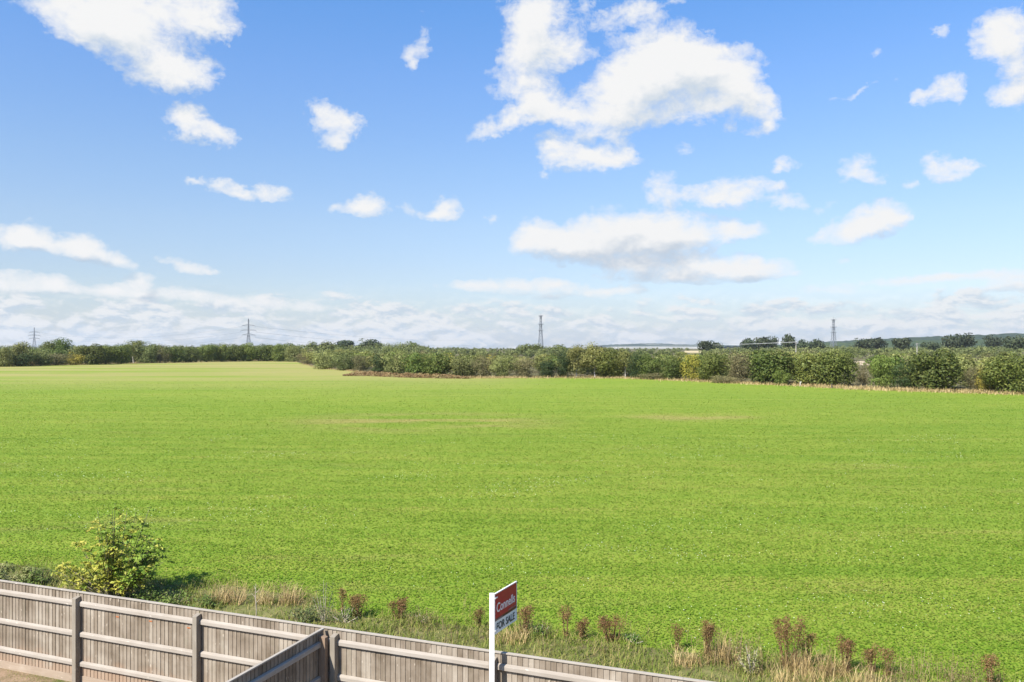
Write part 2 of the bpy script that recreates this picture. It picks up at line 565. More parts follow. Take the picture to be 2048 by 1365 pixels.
def crop_color(N, p):
    """young green crop with drilled lines, thin yellowish patches and darker stands"""
    q = N.mapping(p, rot=R(20.9), scale=(.06, 1, 1))
    n_line = N.noise(q, .55, 4, .6)
    n_line2 = N.noise(N.mapping(p, rot=R(20.9), scale=(.03, 1, 1)), 1.9, 4, .65)
    n_big = N.noise(N.mapping(p, scale=(.45, 1, 1)), .035, 4, .55)
    n_med = N.noise(p, .35, 4, .6)
    f = N.math('ADD', N.math('MULTIPLY', n_line, .34), N.math('MULTIPLY', n_big, .34))
    f = N.math('ADD', f, N.math('MULTIPLY', n_med, .20))
    f = N.math('ADD', f, N.math('MULTIPLY', N.math('SUBTRACT', n_line2, .27), .26))
    return f, n_big, n_med


def crop_tint(N, p, col):
    """thin, dry crop towards the far brow of the field and in a sandy stretch across its middle"""
    sp = N.n('ShaderNodeSeparateXYZ')
    N.L(p, sp.inputs[0])
    dry = N.math('MULTIPLY', N.step(sp.outputs[1], 90, 230, 0, 1), N.step(N.noise(N.mapping(p, rot=R(6), scale=(.18, 1, 1)), .06, 4, .6), .34, .56))
    dry = N.math('MULTIPLY', dry, N.step(sp.outputs[0], -10, 15, 1, 0))
    col = N.mix(N.math('MULTIPLY', dry, .85), col, (.295, .245, .095))
    for cx, cy, rx, ry in ((-8, 74, 17, 13), (17, 78, 9, 6)):
        e = N.vmath('MULTIPLY', N.vmath('SUBTRACT', p, (cx, cy, 0)), (1 / rx, 1 / ry, 0))
        ln = N.n('ShaderNodeVectorMath', operation='LENGTH')
        N.L(e, ln.inputs[0])
        band = N.math('MULTIPLY', N.step(ln.outputs['Value'], .25, 1.0, 1, 0), N.step(N.noise(N.mapping(p, scale=(.3, 1, 1)), .25, 5, .65), .38, .60))
        col = N.mix(N.math('MULTIPLY', band, .66), col, (.30, .235, .085))
    thin = N.step(N.noise(N.mapping(p, rot=R(20.9), scale=(.22, 1, 1)), .30, 5, .68), .56, .72)
    near = N.step(sp.outputs[1], 22, 60, .50, .22)
    return N.mix(N.math('MULTIPLY', thin, near), col, (.235, .205, .065))


def field_mat():
    m, N = new_mat('crop_field')
    p = wpos(N)
    f, nb, nm = crop_color(N, p)
    col = N.ramp(f, [(.38, (.096, .176, .015)), (.48, (.132, .206, .020)), (.57, (.182, .234, .031)), (.68, (.27, .24, .062))])
    fine = N.noise(p, 9, 5, .7)
    # tufts seen very flat far off: drawn out along the line of sight only by perspective, so keep several sizes
    tuft_a = N.noise(N.mapping(p, rot=R(20.9), scale=(.25, 1, 1)), .5, 6, .72)
    col = N.mix(N.step(tuft_a, .36, .66, .0, .40), col, N.mix(N.step(tuft_a, .4, .6), (.105, .175, .012), (.215, .255, .035)))
    col = N.mix(N.step(fine, .35, .68, .0, .55), col, (.210, .255, .030))
    col = crop_tint(N, p, col)
    finish(N, col, .9, .1, bump=N.noise(p, 6, 5, .7), bstr=.6, bdist=.05)
    return m


def verge_mat():
    m, N = new_mat('rough_verge_soil')
    p = wpos(N)
    n = N.noise(p, 1.4, 5, .65)
    finish(N, N.ramp(n, [(.35, (.115, .090, .048)), (.5, (.115, .125, .036)), (.68, (.20, .17, .08))]), .95, .1, bump=n, bdist=.08)
    return m


def lawn_mat():
    m, N = new_mat('patchy_lawn')
    p = wpos(N)
    n = N.noise(p, 1.1, 5, .65)
    n2 = N.noise(p, 30, 3, .7)
    f = N.math('ADD', N.math('MULTIPLY', n, .75), N.math('MULTIPLY', n2, .25))
    finish(N, N.ramp(f, [(.40, (.085, .095, .030)), (.48, (.15, .115, .060)), (.57, (.26, .18, .12))]), .95, .1, bump=n2, bdist=.02)
    return m


def grid_sheet(name, X0, X1, Y0, Y1, nx, ny, z, mat):
    xs, ys = np.linspace(X0, X1, nx + 1), np.linspace(Y0, Y1, ny + 1)
    V = [(x, y, z) for y in ys for x in xs]
    Fs = [(j * (nx + 1) + i, j * (nx + 1) + i + 1, (j + 1) * (nx + 1) + i + 1, (j + 1) * (nx + 1) + i) for j in range(ny) for i in range(nx)]
    return link(name, poly_mesh(name, V, Fs), mat)


gy = [-120, 0, 60, 150, 300, 600, 1000, 1400, 1900, 2600, 3500, 5000, 6500, 8000]
gx = np.linspace(-8000, 8000, 21)
V = [(x, y, 0 if y <= 1900 else -(y - 1900) * .006) for y in gy for x in gx]
Fs = [(j * 21 + i, j * 21 + i + 1, j * 21 + i + 22, j * 21 + i + 21) for j in range(len(gy) - 1) for i in range(20)]
tag(link('ground', poly_mesh('ground', V, Fs), heath_mat()), kind='structure')

FX = np.concatenate([np.linspace(-900, 590, 60), np.linspace(596, 1000, 50), np.linspace(1010, 3200, 80)])
V, Fs = [], []
NR = 24
for x in FX:
    a, b = ground_at(x, float(near_edge(x))), ground_at(x, float(far_edge(x)))
    for k in range(NR + 1):
        t = (k / NR) ** 2
        q = a.lerp(b, t)
        V.append((q.x, q.y, .004))
for i in range(len(FX) - 1):
    for k in range(NR):
        o = i * (NR + 1) + k
        Fs.append((o, o + NR + 1, o + NR + 2, o + 1))
tag(link('field', poly_mesh('field', V, Fs), field_mat()), kind='structure')

# fence geometry (shared by verge, lawn and plants): the long fence runs from P_A along FT
FH = 1.85                                        # height of the fence
HC = H - FH
V0, V1 = 1160 - HZ, 1362 - HZ
PA = Vector((-1024 * HC / V0, F * HC / V0, 0))
PB = Vector((386 * HC / V1, F * HC / V1, 0))
FT = (PB - PA).normalized()                      # along the fence, left to right
FN = Vector((-FT.y, FT.x, 0))                    # away from the house
POST_S = []
for px in (160, 400, 674, 990):
    v = V0 + (V1 - V0) * px / 1410
    POST_S.append((Vector(((px - 1024) * HC / v, F * HC / v, 0)) - PA).dot(FT))


def fence_xy(s, off=0.0):
    return PA + FT * s + FN * off


V, Fs = [], []
for i, x in enumerate(FX):
    b = ground_at(x, float(near_edge(x)) - 2)
    s = (b - PA).dot(FT)
    a = fence_xy(s, .03)
    V += [(a.x, a.y, .008), (b.x, b.y, .008)]
    if i:
        Fs.append((2 * i - 2, 2 * i, 2 * i + 1, 2 * i - 1))
tag(link('verge', poly_mesh('verge', V, Fs), verge_mat()), kind='structure')
V = []
for s, off in ((-14, -.03), (-14, -16), (30, -16), (30, -.03)):
    q = fence_xy(s, off)
    V.append((q.x, q.y, .004))
tag(link('lawn', poly_mesh('lawn', V, [(0, 1, 2, 3)]), lawn_mat()), kind='structure')


# ------------------------------------------------------------------ timber fences
def fence(name, origin, along, posts, s0, s1, sgn, label, gravel=True, brown_first=False):
    """close-board fence: local x along, local -y (times sgn) is the face with posts and rails"""
    root = empty(name, origin, math.atan2(along.y, along.x))
    tag(root, label, 'fence', 'garden fences of upright boards')
    rng = random.Random(hash(name) % 1000 + len(posts))
    rng = random.Random(len(posts) * 7 + int(sgn) + 3)
    Y = lambda y: y * sgn
    edges = [s0] + [p for p in posts if s0 < p < s1] + [s1]
    pitch = .0955

    def box(mb, x0, x1, ya, yb, z0, z1):
        y0, y1 = sorted((Y(ya), Y(yb)))
        mb.box(x0, x1, y0, y1, z0, z1)
    for a, b in zip(edges[:-1], edges[1:]):
        mb = MB()
        n = max(1, round((b - a) / pitch))
        p = (b - a) / n
        for i in range(n):
            x0, x1 = a + i * p + rng.uniform(.0, .004), a + (i + 1) * p + .010
            if i == n - 1:
                x1 = a + n * p - .002
            z1 = FH - .026
            z0 = (.168 if gravel else .03)
            yl, yr = -.009, -.020
            w = rng.uniform(-.002, .002)
            pts = [(x0, yl + w), (x1, yr + w), (x1, yr + w + .010), (x0, yl + w + .006)]
            if sgn < 0:
                pts = [(q[0], -q[1]) for q in pts][::-1]
            mb.hexa([(q[0], q[1], z0) for q in pts] + [(q[0], q[1], z1) for q in pts])
        mb.obj('board_panel', M['board'], root)
        for zc in (FH - .235, FH - .835, FH - 1.43):
            mb = MB()
            ra, rb = a + (.052 if a in posts else 0), b - (.052 if b in posts else 0)
            dz = [rng.uniform(-.008, .008) for _ in range(2)]
            prof = [(-.024, -.050), (-.070, -.046), (-.073, .012), (-.066, .034), (-.024, .048)]
            V = [(ra, Y(y), zc + z + dz[0]) for y, z in prof] + [(rb, Y(y), zc + z + dz[1]) for y, z in prof]
            k = len(prof)
            Fs = [(i, (i + 1) % k, k + (i + 1) % k, k + i) for i in range(k)] + [tuple(range(k))[::-1], tuple(range(k, 2 * k))]
            if sgn < 0:
                Fs = [f[::-1] for f in Fs]
            link('rail', poly_mesh('rail', V, Fs), M['rail'], root)
        if gravel:
            mb = MB()
            ra, rb = a + (.052 if a in posts else 0), b - (.052 if b in posts else 0)
            box(mb, ra, rb, -.030, .0, -.03, .164)
            mb.obj('gravel_board', M['gravel'], root)
        # capping strip over the boards
        mb = MB()
        ya, yb = sorted((Y(-.036), Y(.022)))
        mb.hexa([(a + .001, ya, FH - .024), (b - .001, ya, FH - .024), (b - .001, yb, FH - .024), (a + .001, yb, FH - .024),
                 (a + .001, ya, FH - .003), (b - .001, ya, FH - .003), (b - .001, yb, FH), (a + .001, yb, FH)])
        bevel(mb.obj('capping', M['cap'], root), .003)
    for i, p in enumerate(posts):
        mb = MB()
        top = FH - .075 + rng.uniform(-.008, .012)
        ya, yb = sorted((Y(-.150), Y(-.024)))
        h = .05
        hi = (top - .030, top - .030, top, top) if sgn > 0 else (top, top, top - .030, top - .030)
        mb.hexa([(p - h, ya, -.2), (p + h, ya, -.2), (p + h, yb, -.2), (p - h, yb, -.2),
                 (p - h, ya, hi[0]), (p + h, ya, hi[1]), (p + h, yb, hi[2]), (p - h, yb, hi[3])])
        bevel(mb.obj('post', M['brown_post'] if brown_first and i == 0 else M['post'], root), .005)
    return root


bay = POST_S[1] - POST_S[0]
main_posts = [POST_S[0] - 3 * bay, POST_S[0] - 2 * bay, POST_S[0] - bay] + POST_S + [POST_S[3] + bay, POST_S[3] + 2 * bay]
fence('timber_fence', PA, FT, main_posts, main_posts[0] - .4, main_posts[-1] + .4, 1, 'long grey timber fence running along the edge of the green field')
# three rust coloured tags stapled on the boards of the second bay
mo, N = new_mat('rusty_tag')
finish(N, (.36, .13, .05), .7, .2)
lf = [o for o in COL.objects if o.name == 'timber_fence'][0]
for px, z in ((234, FH - .40), (300, FH - .385), (376, FH - .40)):
    v = V0 + (V1 - V0) * px / 1410
    q = Vector(((px - 1024) * HC / v, F * HC / v, 0))
    s_ = (q - PA).dot(FT)
    mb = MB()
    mb.box(s_, s_ + .075, -.026, -.0225, z, z + .022)
    mb.obj('tag', mo, lf)
vj = 1261.5 - HZ
PJ = Vector(((635.7 - 1024) * HC / vj, F * HC / vj, 0))
sJ = (PJ - PA).dot(FT)
PJ = fence_xy(sJ, -.075)
fence('timber_fence', PJ, -FN, [.11, 3.1, 6.1], .0, 8.5, -1, 'shorter timber fence dividing two gardens at right angles to the long fence', brown_first=True)


# ------------------------------------------------------------------ for sale board
def paint_mat(name, col, rough=.4):
    m, N = new_mat(name)
    n = N.noise(N.n('ShaderNodeTexCoord').outputs['Object'], 5, 4, .6)
    finish(N, N.ramp(n, [(.3, tuple(c * .9 for c in col)), (.7, col)]), rough, .4)
    return m


def text_mesh(s, size, width, bold=0.0):
    cu = bpy.data.curves.new('lettering', 'FONT')
    cu.body = s
    cu.size = size
    cu.extrude = .0012
    cu.offset = bold
    cu.align_x = 'LEFT'
    o = bpy.data.objects.new('lettering', cu)
    COL.objects.link(o)
    bpy.context.view_layer.update()
    me = bpy.data.meshes.new_from_object(o.evaluated_get(bpy.context.evaluated_depsgraph_get()))
    COL.objects.unlink(o)
    bpy.data.objects.remove(o)
    co = np.empty(len(me.vertices) * 3, np.float32)
    me.vertices.foreach_get('co', co)
    co = co.reshape(-1, 3)
    co[:, 0] -= co[:, 0].min()
    if width:
        co[:, 0] *= width / co[:, 0].max()
    # lay the writing upright: x along the board, z up, facing -y
    out = np.stack([co[:, 0], -co[:, 2], co[:, 1]], 1)
    me.vertices.foreach_set('co', out.reshape(-1))
    me.update()
    return me


white_pvc = paint_mat('white_painted_timber', (.78, .77, .74))
sign_red = paint_mat('sign_red', (.43, .006, .034))
sign_maroon = paint_mat('sign_dark_maroon', (.075, .016, .022))
sign_white = paint_mat('sign_white', (.82, .80, .76))
sign_navy = paint_mat('sign_navy', (.012, .028, .045))
sign_letter = paint_mat('sign_pale_lettering', (.80, .74, .72))
sign_small = paint_mat('sign_small_lettering', (.30, .20, .20))
SP = Vector((-.318, 13.03, 0))
sign = empty('for_sale_sign', SP)
tag(sign, 'red and white for sale board on a tall white post by the fence', 'sign')
mb = MB()
mb.box(-.040, .040, -.022, .022, -.2, 2.868)
bevel(mb.obj('post', white_pvc, sign), .004)
bd = Vector((.35, .70, 0)).normalized()
BW, BH = .775, .655
brd = link('board', None, None, sign)
bpy.data.objects.remove(brd)
ang = math.atan2(bd.y, bd.x)
zt = 2.868 - .005
mb = MB()
mb.box(.0, BW, -.006, .006, zt - BH, zt - .018)
board = mb.obj('board', sign_white, sign)
board.location = (.040, .0, 0)
board.rotation_euler = (0, 0, ang)
mb = MB()
mb.box(.0, BW + .012, -.012, .012, zt - .017, zt - .003)
mb.box(BW + .001, BW + .012, -.010, .010, zt - BH, zt - .0175)
mb.obj('frame', white_pvc, board)
rz0 = zt - BH
mb = MB()
mb.box(.012, BW - .004, -.0085, -.0065, rz0 + .243, zt - .022)
mb.obj('red_panel', sign_red, board)
mb = MB()
mb.box(.012, BW - .004, -.0088, -.0065, rz0 + .205, rz0 + .2425)
mb.obj('dark_strip', sign_maroon, board)
for txt, size, width, x, z, mt, bold in (('Connells', .205, .655, .055, rz0 + .335, sign_letter, .003),
                                         ('FOR SALE', .165, .640, .060, rz0 + .048, sign_navy, .003)):
    t = link('lettering', text_mesh(txt, size, width, bold), mt, board)
    t.location = (x, -.0100, z)
# the two small lines of print are too fine to read: rows of short strokes
rg = random.Random(4)
for xa, xb, z, gap in ((.030, .27, .212, .0), (.46, .74, .252, .2)):
    mb = MB()
    x = xa
    while x < xb:
        w = rg.uniform(.007, .014)
        mb.box(x, x + w, -.0110, -.0090, rz0 + z, rz0 + z + rg.choice((.018, .018, .025)))
        x += w + .005 + (.014 if rg.random() < gap else 0)
    mb.obj('small_print', sign_small, board)
for z in (zt - .085, zt - BH + .055):
    mb = MB()
    mb.box(-.012, .075, -.020, -.0125, z, z + .022)
    mb.obj('bracket', white_pvc, board)


# ------------------------------------------------------------------ foliage building
def unit(v):
    return v / np.maximum(np.linalg.norm(v, axis=1, keepdims=True), 1e-9)


def leaf_quads(C, Nrm, size, rng, aspect=.7, pointed=True):
    """one four-cornered leaf per centre C, facing roughly Nrm"""
    n = len(C)
    t = unit(np.cross(Nrm, rng.normal(size=(n, 3))))
    b = np.cross(unit(Nrm), t)
    s = np.asarray(size).reshape(-1, 1) if np.ndim(size) else np.full((n, 1), size)
    L, Wd = t * s * .5, b * s * .5 * aspect
    if pointed:
        return np.stack([C - L, C - L * .1 + Wd, C + L, C - L * .1 - Wd], 1)
    return np.stack([C - L - Wd, C + L - Wd, C + L + Wd, C - L + Wd], 1)


def crown_geo(seed, w, h, base, nb, nl, leaf, flat=.0, loose=.25, top=.0, rb=(.17, .30)):
    """leaf centres and normals of a crown made of leafy boughs inside an uneven envelope"""
    rng = np.random.default_rng(seed)
    ch = h - base
    d = unit(rng.normal(size=(nb, 3)))
    r = rng.uniform(.30, .92, (nb, 1)) ** .6
    wob = 1 + .22 * np.sin(d[:, :1] * 3.1 + seed) * np.cos(d[:, 1:2] * 2.7 + seed * 2)
    bc = d * r * wob * np.array([w / 2 * .80, w / 2 * .80, ch / 2 * .80]) + np.array([0, 0, base + ch / 2])
    if flat:
        bc[:, 2] = base + ch * (.35 + .5 * rng.random(nb) ** (1 - flat))
    if top:
        k = (bc[:, 2] - base) / ch
        bc[:, :2] *= np.clip(1.15 - top * k, .2, 1.2)[:, None]
    if base < .5 and not flat:           # boughs reaching down to the ground all round
        ns = max(4, nb // 3)
        a = rng.uniform(0, 2 * np.pi, ns)
        rr_ = w / 2 * rng.uniform(.20, .55, ns)
        bc[:ns] = np.stack([np.cos(a) * rr_, np.sin(a) * rr_, base + ch * rng.uniform(.06, .22, ns)], 1)
    br = rng.uniform(rb[0], rb[1], nb) * min(w, ch * 1.25)
    bi = rng.integers(0, nb, nl)
    dd = unit(rng.normal(size=(nl, 3)) + np.array([0, 0, .25]))
    rr = (1 - loose * rng.random(nl) ** 1.3 + .16 * (rng.random(nl) ** 6))
    C = bc[bi] + dd * (br[bi] * rr)[:, None] * np.array([1, 1, .82])
    keep = C[:, 2] > max(.04, base * .45)
    C, dd = C[keep], dd[keep]
    Nm = unit(dd + .34 * rng.normal(size=dd.shape))
    sz = leaf * rng.uniform(.6, 1.35, len(C))
    return C, Nm, sz, bc, rng


def trunk_mb(seed, h, r, bc, n_limb=7, lean=.0, up_to=.7):
    rg = random.Random(seed)
    mb = MB()
    pts, x, y = [], 0.0, 0.0
    for i in range(6):
        t = i / 5
        pts.append((x, y, -.15 + (h * up_to + .15) * t))
        x += rg.uniform(-.05, .05) * h * .3 + lean * h * .12
        y += rg.uniform(-.05, .05) * h * .3
    mb.tube(pts, [r * (1.35 if i == 0 else 1) * (1 - .75 * i / 5) for i in range(6)], 7)
    if len(bc):
        for k in rg.sample(range(len(bc)), min(n_limb, len(bc))):
            e = Vector(bc[k])
            i = rg.randint(1, 3)
            p = Vector(pts[i])
            mid = p.lerp(e, .5) + Vector((rg.uniform(-.1, .1), rg.uniform(-.1, .1), .08)) * h * .4
            mb.tube([p, mid, e], [r * .45, r * .28, r * .10], 5)
    return mb


#          mat     w   h  base nb   nl    leaf  flat loose top  trunk material, radius
KIND = {
    'oak': ('oak', 6.6, 6, .25, 36, 6000, .27, 0, .22, .15, 'bark', .20),
    'green': ('green', 6.2, 6, .2, 32, 5200, .26, 0, .25, .25, 'bark', .16),
    'olive': ('olive', 6.4, 6, .1, 36, 4800, .24, 0, .30, .20, 'bark', .12),
    'birch': ('birch', 4.6, 6, .7, 34, 3600, .21, 0, .50, .55, 'birch_bark', .10),
    'brown': ('brown', 6.2, 6, .05, 36, 3600, .21, 0, .45, .15, 'bark', .10),
    'yellow': ('yellow', 5.6, 6, .05, 26, 2400, .28, 0, .35, .30, 'bark', .08),
    'holly': ('holly', 5.4, 6, .0, 30, 4600, .23, 0, .20, .50, 'bark', .12),
    'pine': ('pine', 7.6, 6, .8, 26, 3000, .40, .30, .22, .0, 'bark', .22),
}
LIB = {}


def tree_lib(kind, var, low=False):
    key = (kind, var, low)
    if key not in LIB:
        mt, w, h, base, nb, nl, leaf, flat, loose, top, tm, tr = KIND[kind]
        k = .32 if low else 1
        seed = sum(map(ord, kind)) * 13 + var * 101
        C, Nm, sz, bc, rng = crown_geo(seed, w, h, base, nb, int(nl * k), leaf * (1.6 if low else 1), flat, loose, top)
        # scale the built crown to exactly h high and w wide
        C = C * np.array([w / (np.ptp(C[:, 0]) * .94), w / (np.ptp(C[:, 1]) * .94), h / (C[:, 2].max())])
        cm = quad_mesh('crown', leaf_quads(C, Nm, sz, rng, .8))
        cm.materials.append(M[mt])
        tm_ = trunk_mb(seed, h, tr, bc).mesh('trunk')
        tm_.materials.append(M[tm])
        LIB[key] = (cm, tm_, w, h)
    return LIB[key]


trees_rng = random.Random(11)


def tree(kind, x, ytop, ybase, wpx, label, cat, name, group=None, var=None, d=None, parts=True, low=False):
    """a tree or bush standing where the photo shows it: d metres off, its top at row ytop"""
    if d is None:
        d = H * F / (ybase - HZ)
    X = (x - 1024) * d / F
    h = (H + (HZ - ytop) * d / F) * 1.09
    cm, tm, w0, h0 = tree_lib(kind, trees_rng.randrange(4) if var is None else var, low)
    w = 1.12 * wpx * d / F
    sx, sz = w / w0, h / h0
    if parts:
        root = empty(name, (X, d + .22 * w, 0), trees_rng.uniform(0, 6.28))
        c = link('crown', cm, None, root)
        t = link('trunk', tm, None, root)
        c.scale = (sx, sx, sz)
        t.scale = (sx, sx, sz)
    else:
        root = link(name, cm)
        root.location = (X, d + .22 * w, 0)
        root.rotation_euler = (0, 0, trees_rng.uniform(0, 6.28))
        root.scale = (sx, sx, sz)
    tag(root, label, cat, group)
    return root


# the row of trees and bushes along the far edge of the field, left to right
FRONT = [
    # left wood
    ('olive', -30, 690, 734, 60, 'olive bush cut by the left edge of the photo below the far left pylon', 'bush', 'bush'),
    ('olive', 6, 693, 734, 40, 'small olive bush at the far left end of the wood', 'bush', 'bush'),
    ('birch', 36, 685, 733, 44, 'pale feathery tree left of the far left pylon', 'tree', 'birch_tree'),
    ('holly', 38, 709, 733.5, 44, 'low dark thicket in front of the pale feathery tree at far left', 'bush', 'bush'),
    ('olive', 75, 697, 732, 46, 'rounded olive bush right under the far left pylon', 'bush', 'bush'),
    ('oak', 96, 683, 727, 36, 'dark tree just right of the far left pylon', 'tree', 'broadleaf_tree'),
    ('green', 118, 679, 728, 38, 'tall bright green tree rising above the left wood', 'tree', 'broadleaf_tree'),
    ('brown', 104, 707, 731.5, 56, 'low brownish scrub in front of the tall bright green tree', 'bush', 'bush'),
    ('yellow', 146, 706, 730.5, 34, 'yellowish bush between the tall bright green tree and a big dark tree', 'bush', 'bush'),
    ('oak', 176, 690, 730, 60, 'big dark green tree right of the yellowish bush in the left wood', 'tree', 'broadleaf_tree'),
    ('green', 206, 692, 729, 40, 'grey green tree on the right shoulder of the big dark tree', 'tree', 'broadleaf_tree'),
    ('oak', 238, 690, 728.5, 40, 'dark tree at the lowest dip of the left wood edge', 'tree', 'broadleaf_tree'),
    ('birch', 262, 684, 727, 44, 'tallest yellowish tree in the middle of the left wood', 'tree', 'birch_tree'),
    ('olive', 290, 686, 727, 42, 'olive tree right of the tallest yellowish tree in the left wood', 'tree', 'broadleaf_tree'),
    ('brown', 316, 690, 726.5, 40, 'brown tinged tree in the middle of the left wood', 'tree', 'broadleaf_tree'),
    ('oak', 345, 694, 726, 44, 'dark low tree left of the even green part of the wood', 'tree', 'broadleaf_tree'),
    ('oak', 378, 696, 725, 40, 'darkest tree in the hollow of the left wood edge', 'tree', 'broadleaf_tree'),
    ('green', 410, 690, 724.5, 40, 'first tree of the even green run left of the right hand pylon with arms', 'tree', 'broadleaf_tree'),
    ('green', 440, 689, 724, 40, 'green tree two crowns left of the armed pylon', 'tree', 'broadleaf_tree'),
    ('oak', 468, 690, 723.6, 36, 'dark green tree just left of the armed pylon', 'tree', 'broadleaf_tree'),
    ('green', 497, 688, 723.3, 40, 'green tree standing right under the armed pylon', 'tree', 'broadleaf_tree'),
    ('oak', 528, 690, 723.2, 40, 'dark tree just right of the armed pylon', 'tree', 'broadleaf_tree'),
    ('green', 556, 690, 723.5, 38, 'last green tree before the field corner at the dry brow', 'tree', 'broadleaf_tree'),
    ('olive', 585, 694, 724, 40, 'olive tree behind the corner of the field', 'tree', 'broadleaf_tree'),
    # scrub down to the bracken
    ('brown', 612, 708, 729.5, 44, 'reddish brown scrub at the corner where the wood edge turns', 'bush', 'bush'),
    ('olive', 648, 704, 739, 54, 'olive willow bush left of the bracken patch', 'bush', 'bush'),
    ('olive', 690, 706, 741.5, 56, 'second olive willow bush above the left tip of the bracken', 'bush', 'bush'),
    ('brown', 718, 710, 743.5, 40, 'brownish bush squeezed between two willows above the bracken', 'bush', 'bush'),
    ('holly', 757, 712, 748.5, 42, 'dark bush standing at the back edge of the bracken', 'bush', 'bush'),
    ('olive', 790, 700, 749.5, 56, 'tall olive bush behind the middle of the bracken', 'bush', 'bush'),
    ('green', 832, 708, 752.5, 58, 'light green bush behind the right half of the bracken', 'bush', 'bush'),
    ('oak', 872, 707, 753.5, 62, 'broad dark bush at the right end of the bracken', 'bush', 'bush'),
    ('olive', 924, 709, 754.5, 62, 'round grey green bush right of the bracken', 'bush', 'bush'),
    ('brown', 966, 712, 755.5, 48, 'thin brownish bush left of the middle of the photo', 'bush', 'bush'),
    ('olive', 1003, 712, 756, 50, 'olive brown bush left of the low reddish scrub', 'bush', 'bush'),
    ('brown', 1046, 717, 755.5, 62, 'low reddish scrub left of the small dark holly', 'bush', 'bush'),
    ('holly', 1094, 722, 755.5, 40, 'small dark holly bush at the field edge', 'bush', 'holly_bush'),
    # middle hedge
    ('holly', 1128, 706, 755.2, 32, 'narrow dark tree just right of the small dark holly', 'tree', 'broadleaf_tree'),
    ('birch', 1154, 692, 755.2, 50, 'yellowish birch with pale stems right of the small dark holly', 'tree', 'birch_tree'),
    ('birch', 1192, 689, 755.3, 62, 'tallest yellow green birch in the middle of the hedge', 'tree', 'birch_tree'),
    ('oak', 1222, 700, 755.8, 56, 'dark leafy tree in the shade of the tallest yellow green birch', 'tree', 'broadleaf_tree'),
    ('birch', 1252, 700, 756, 40, 'thin birch with a leaning white stem', 'tree', 'birch_tree'),
    ('holly', 1276, 706, 757, 36, 'dark narrow tree right of the birch with the leaning stem', 'tree', 'broadleaf_tree'),
    ('green', 1305, 711, 758, 52, 'bright green round tree in the middle of the hedge', 'tree', 'broadleaf_tree'),
    ('oak', 1348, 714, 760, 48, 'grey green tree right of the bright green round one', 'tree', 'broadleaf_tree'),
    ('brown', 1310, 747, 759.5, 66, 'low brown bramble strip under the bright green round tree', 'bush', 'bramble_bush'),
    ('yellow', 1386, 711, 761.5, 48, 'yellow green tree left of a dark round one', 'tree', 'broadleaf_tree'),
    ('oak', 1430, 708, 763.5, 58, 'dark round tree right of the yellow green one', 'tree', 'broadleaf_tree'),
    ('brown', 1478, 705, 766, 48, 'thinly leaved brownish tree left of the big oaks', 'tree', 'broadleaf_tree'),
    ('brown', 1450, 752, 767, 60, 'low brown bramble under the dark round tree', 'bush', 'bramble_bush'),
    # oaks at right
    ('oak', 1553, 703, 769, 96, 'broad oak left of the two joined oaks', 'tree', 'oak_tree'),
    ('green', 1566, 742, 770.5, 34, 'small bright bush at the foot of the broad left oak', 'bush', 'bush'),
    ('oak', 1622, 708, 771, 58, 'left of the two joined oaks near the sandy gap', 'tree', 'oak_tree'),
    ('oak', 1677, 705, 773, 86, 'right of the two joined oaks, beside the sandy gap', 'tree', 'oak_tree'),
    ('brown', 1730, 727, 770, 40, 'red brown leafless looking bush standing in the sandy gap', 'bush', 'bush'),
    ('green', 1772, 715, 776, 50, 'smaller oak just right of the sandy gap', 'tree', 'oak_tree'),
    ('holly', 1822, 726, 778.5, 56, 'low dark bush left of the biggest oak', 'bush', 'bush'),
    ('oak', 1886, 703, 782, 104, 'biggest oak with a round crown at right', 'tree', 'oak_tree'),
    ('brown', 1957, 733, 782, 44, 'brown bush between the biggest oak and the oak at the right edge', 'bush', 'bush'),
    ('yellow', 1982, 738, 784, 46, 'yellow bush left of the oak at the right edge', 'bush', 'bush'),
    ('oak', 2034, 711, 788, 96, 'dark oak cut by the right edge of the photo', 'tree', 'oak_tree'),
]
for i, (k, x, yt, yb, w, lab, cat, nm) in enumerate(FRONT):
    tree(k, x, yt, yb, w, lab, cat, nm, var=i % 4, group='trees and bushes along the far field edge')


# the scrub wood behind
SKY_X = [-80, 0, 60, 115, 160, 200, 240, 270, 330, 400, 450, 500, 560, 640, 740, 800, 830, 850, 870, 930, 1000, 1090, 1130, 1170, 1230, 1270, 1330, 1400, 1450, 1500, 1650, 1800, 1900, 2048, 2150]
SKY_Y = [691, 692, 692, 688, 691, 691, 690, 687, 690, 691, 690, 689, 688, 688, 685, 684, 687, 692, 695, 694, 698, 693, 694, 693, 695, 698, 697, 696, 694, 693, 690, 693, 690, 692, 692]
FR_X = [-80, 100, 250, 400, 560, 620, 700, 800, 900, 1000, 1100, 1200, 1300, 1400, 1500, 1600, 1700, 1730, 1770, 1850, 1950, 2050, 2150]
FR_Y = [705, 700, 700, 700, 700, 708, 712, 710, 715, 718, 718, 712, 716, 716, 712, 712, 716, 722, 718, 716, 722, 722, 722]
ZONES = [(300, 'the left wood under the far left pylon'), (600, 'the left wood under the armed pylon'), (920, 'the scrub rising behind the bracken patch'),
         (1290, 'the scrub around the foot of the middle lattice mast'), (1600, 'the scrub behind the bright green middle hedge'), (3000, 'the scrub behind the big oaks at right')]
LOOK = {'olive': 'olive green bushy tree', 'birch': 'pale feathery birch', 'brown': 'brown tinged scrub tree', 'green': 'fresh green tree', 'oak': 'dark rounded tree', 'yellow': 'yellowing tree'}
rg = random.Random(5)
ROWS = [(.05, 96), (.18, 70), (.36, 62), (.58, 54)]
n_ind = 0
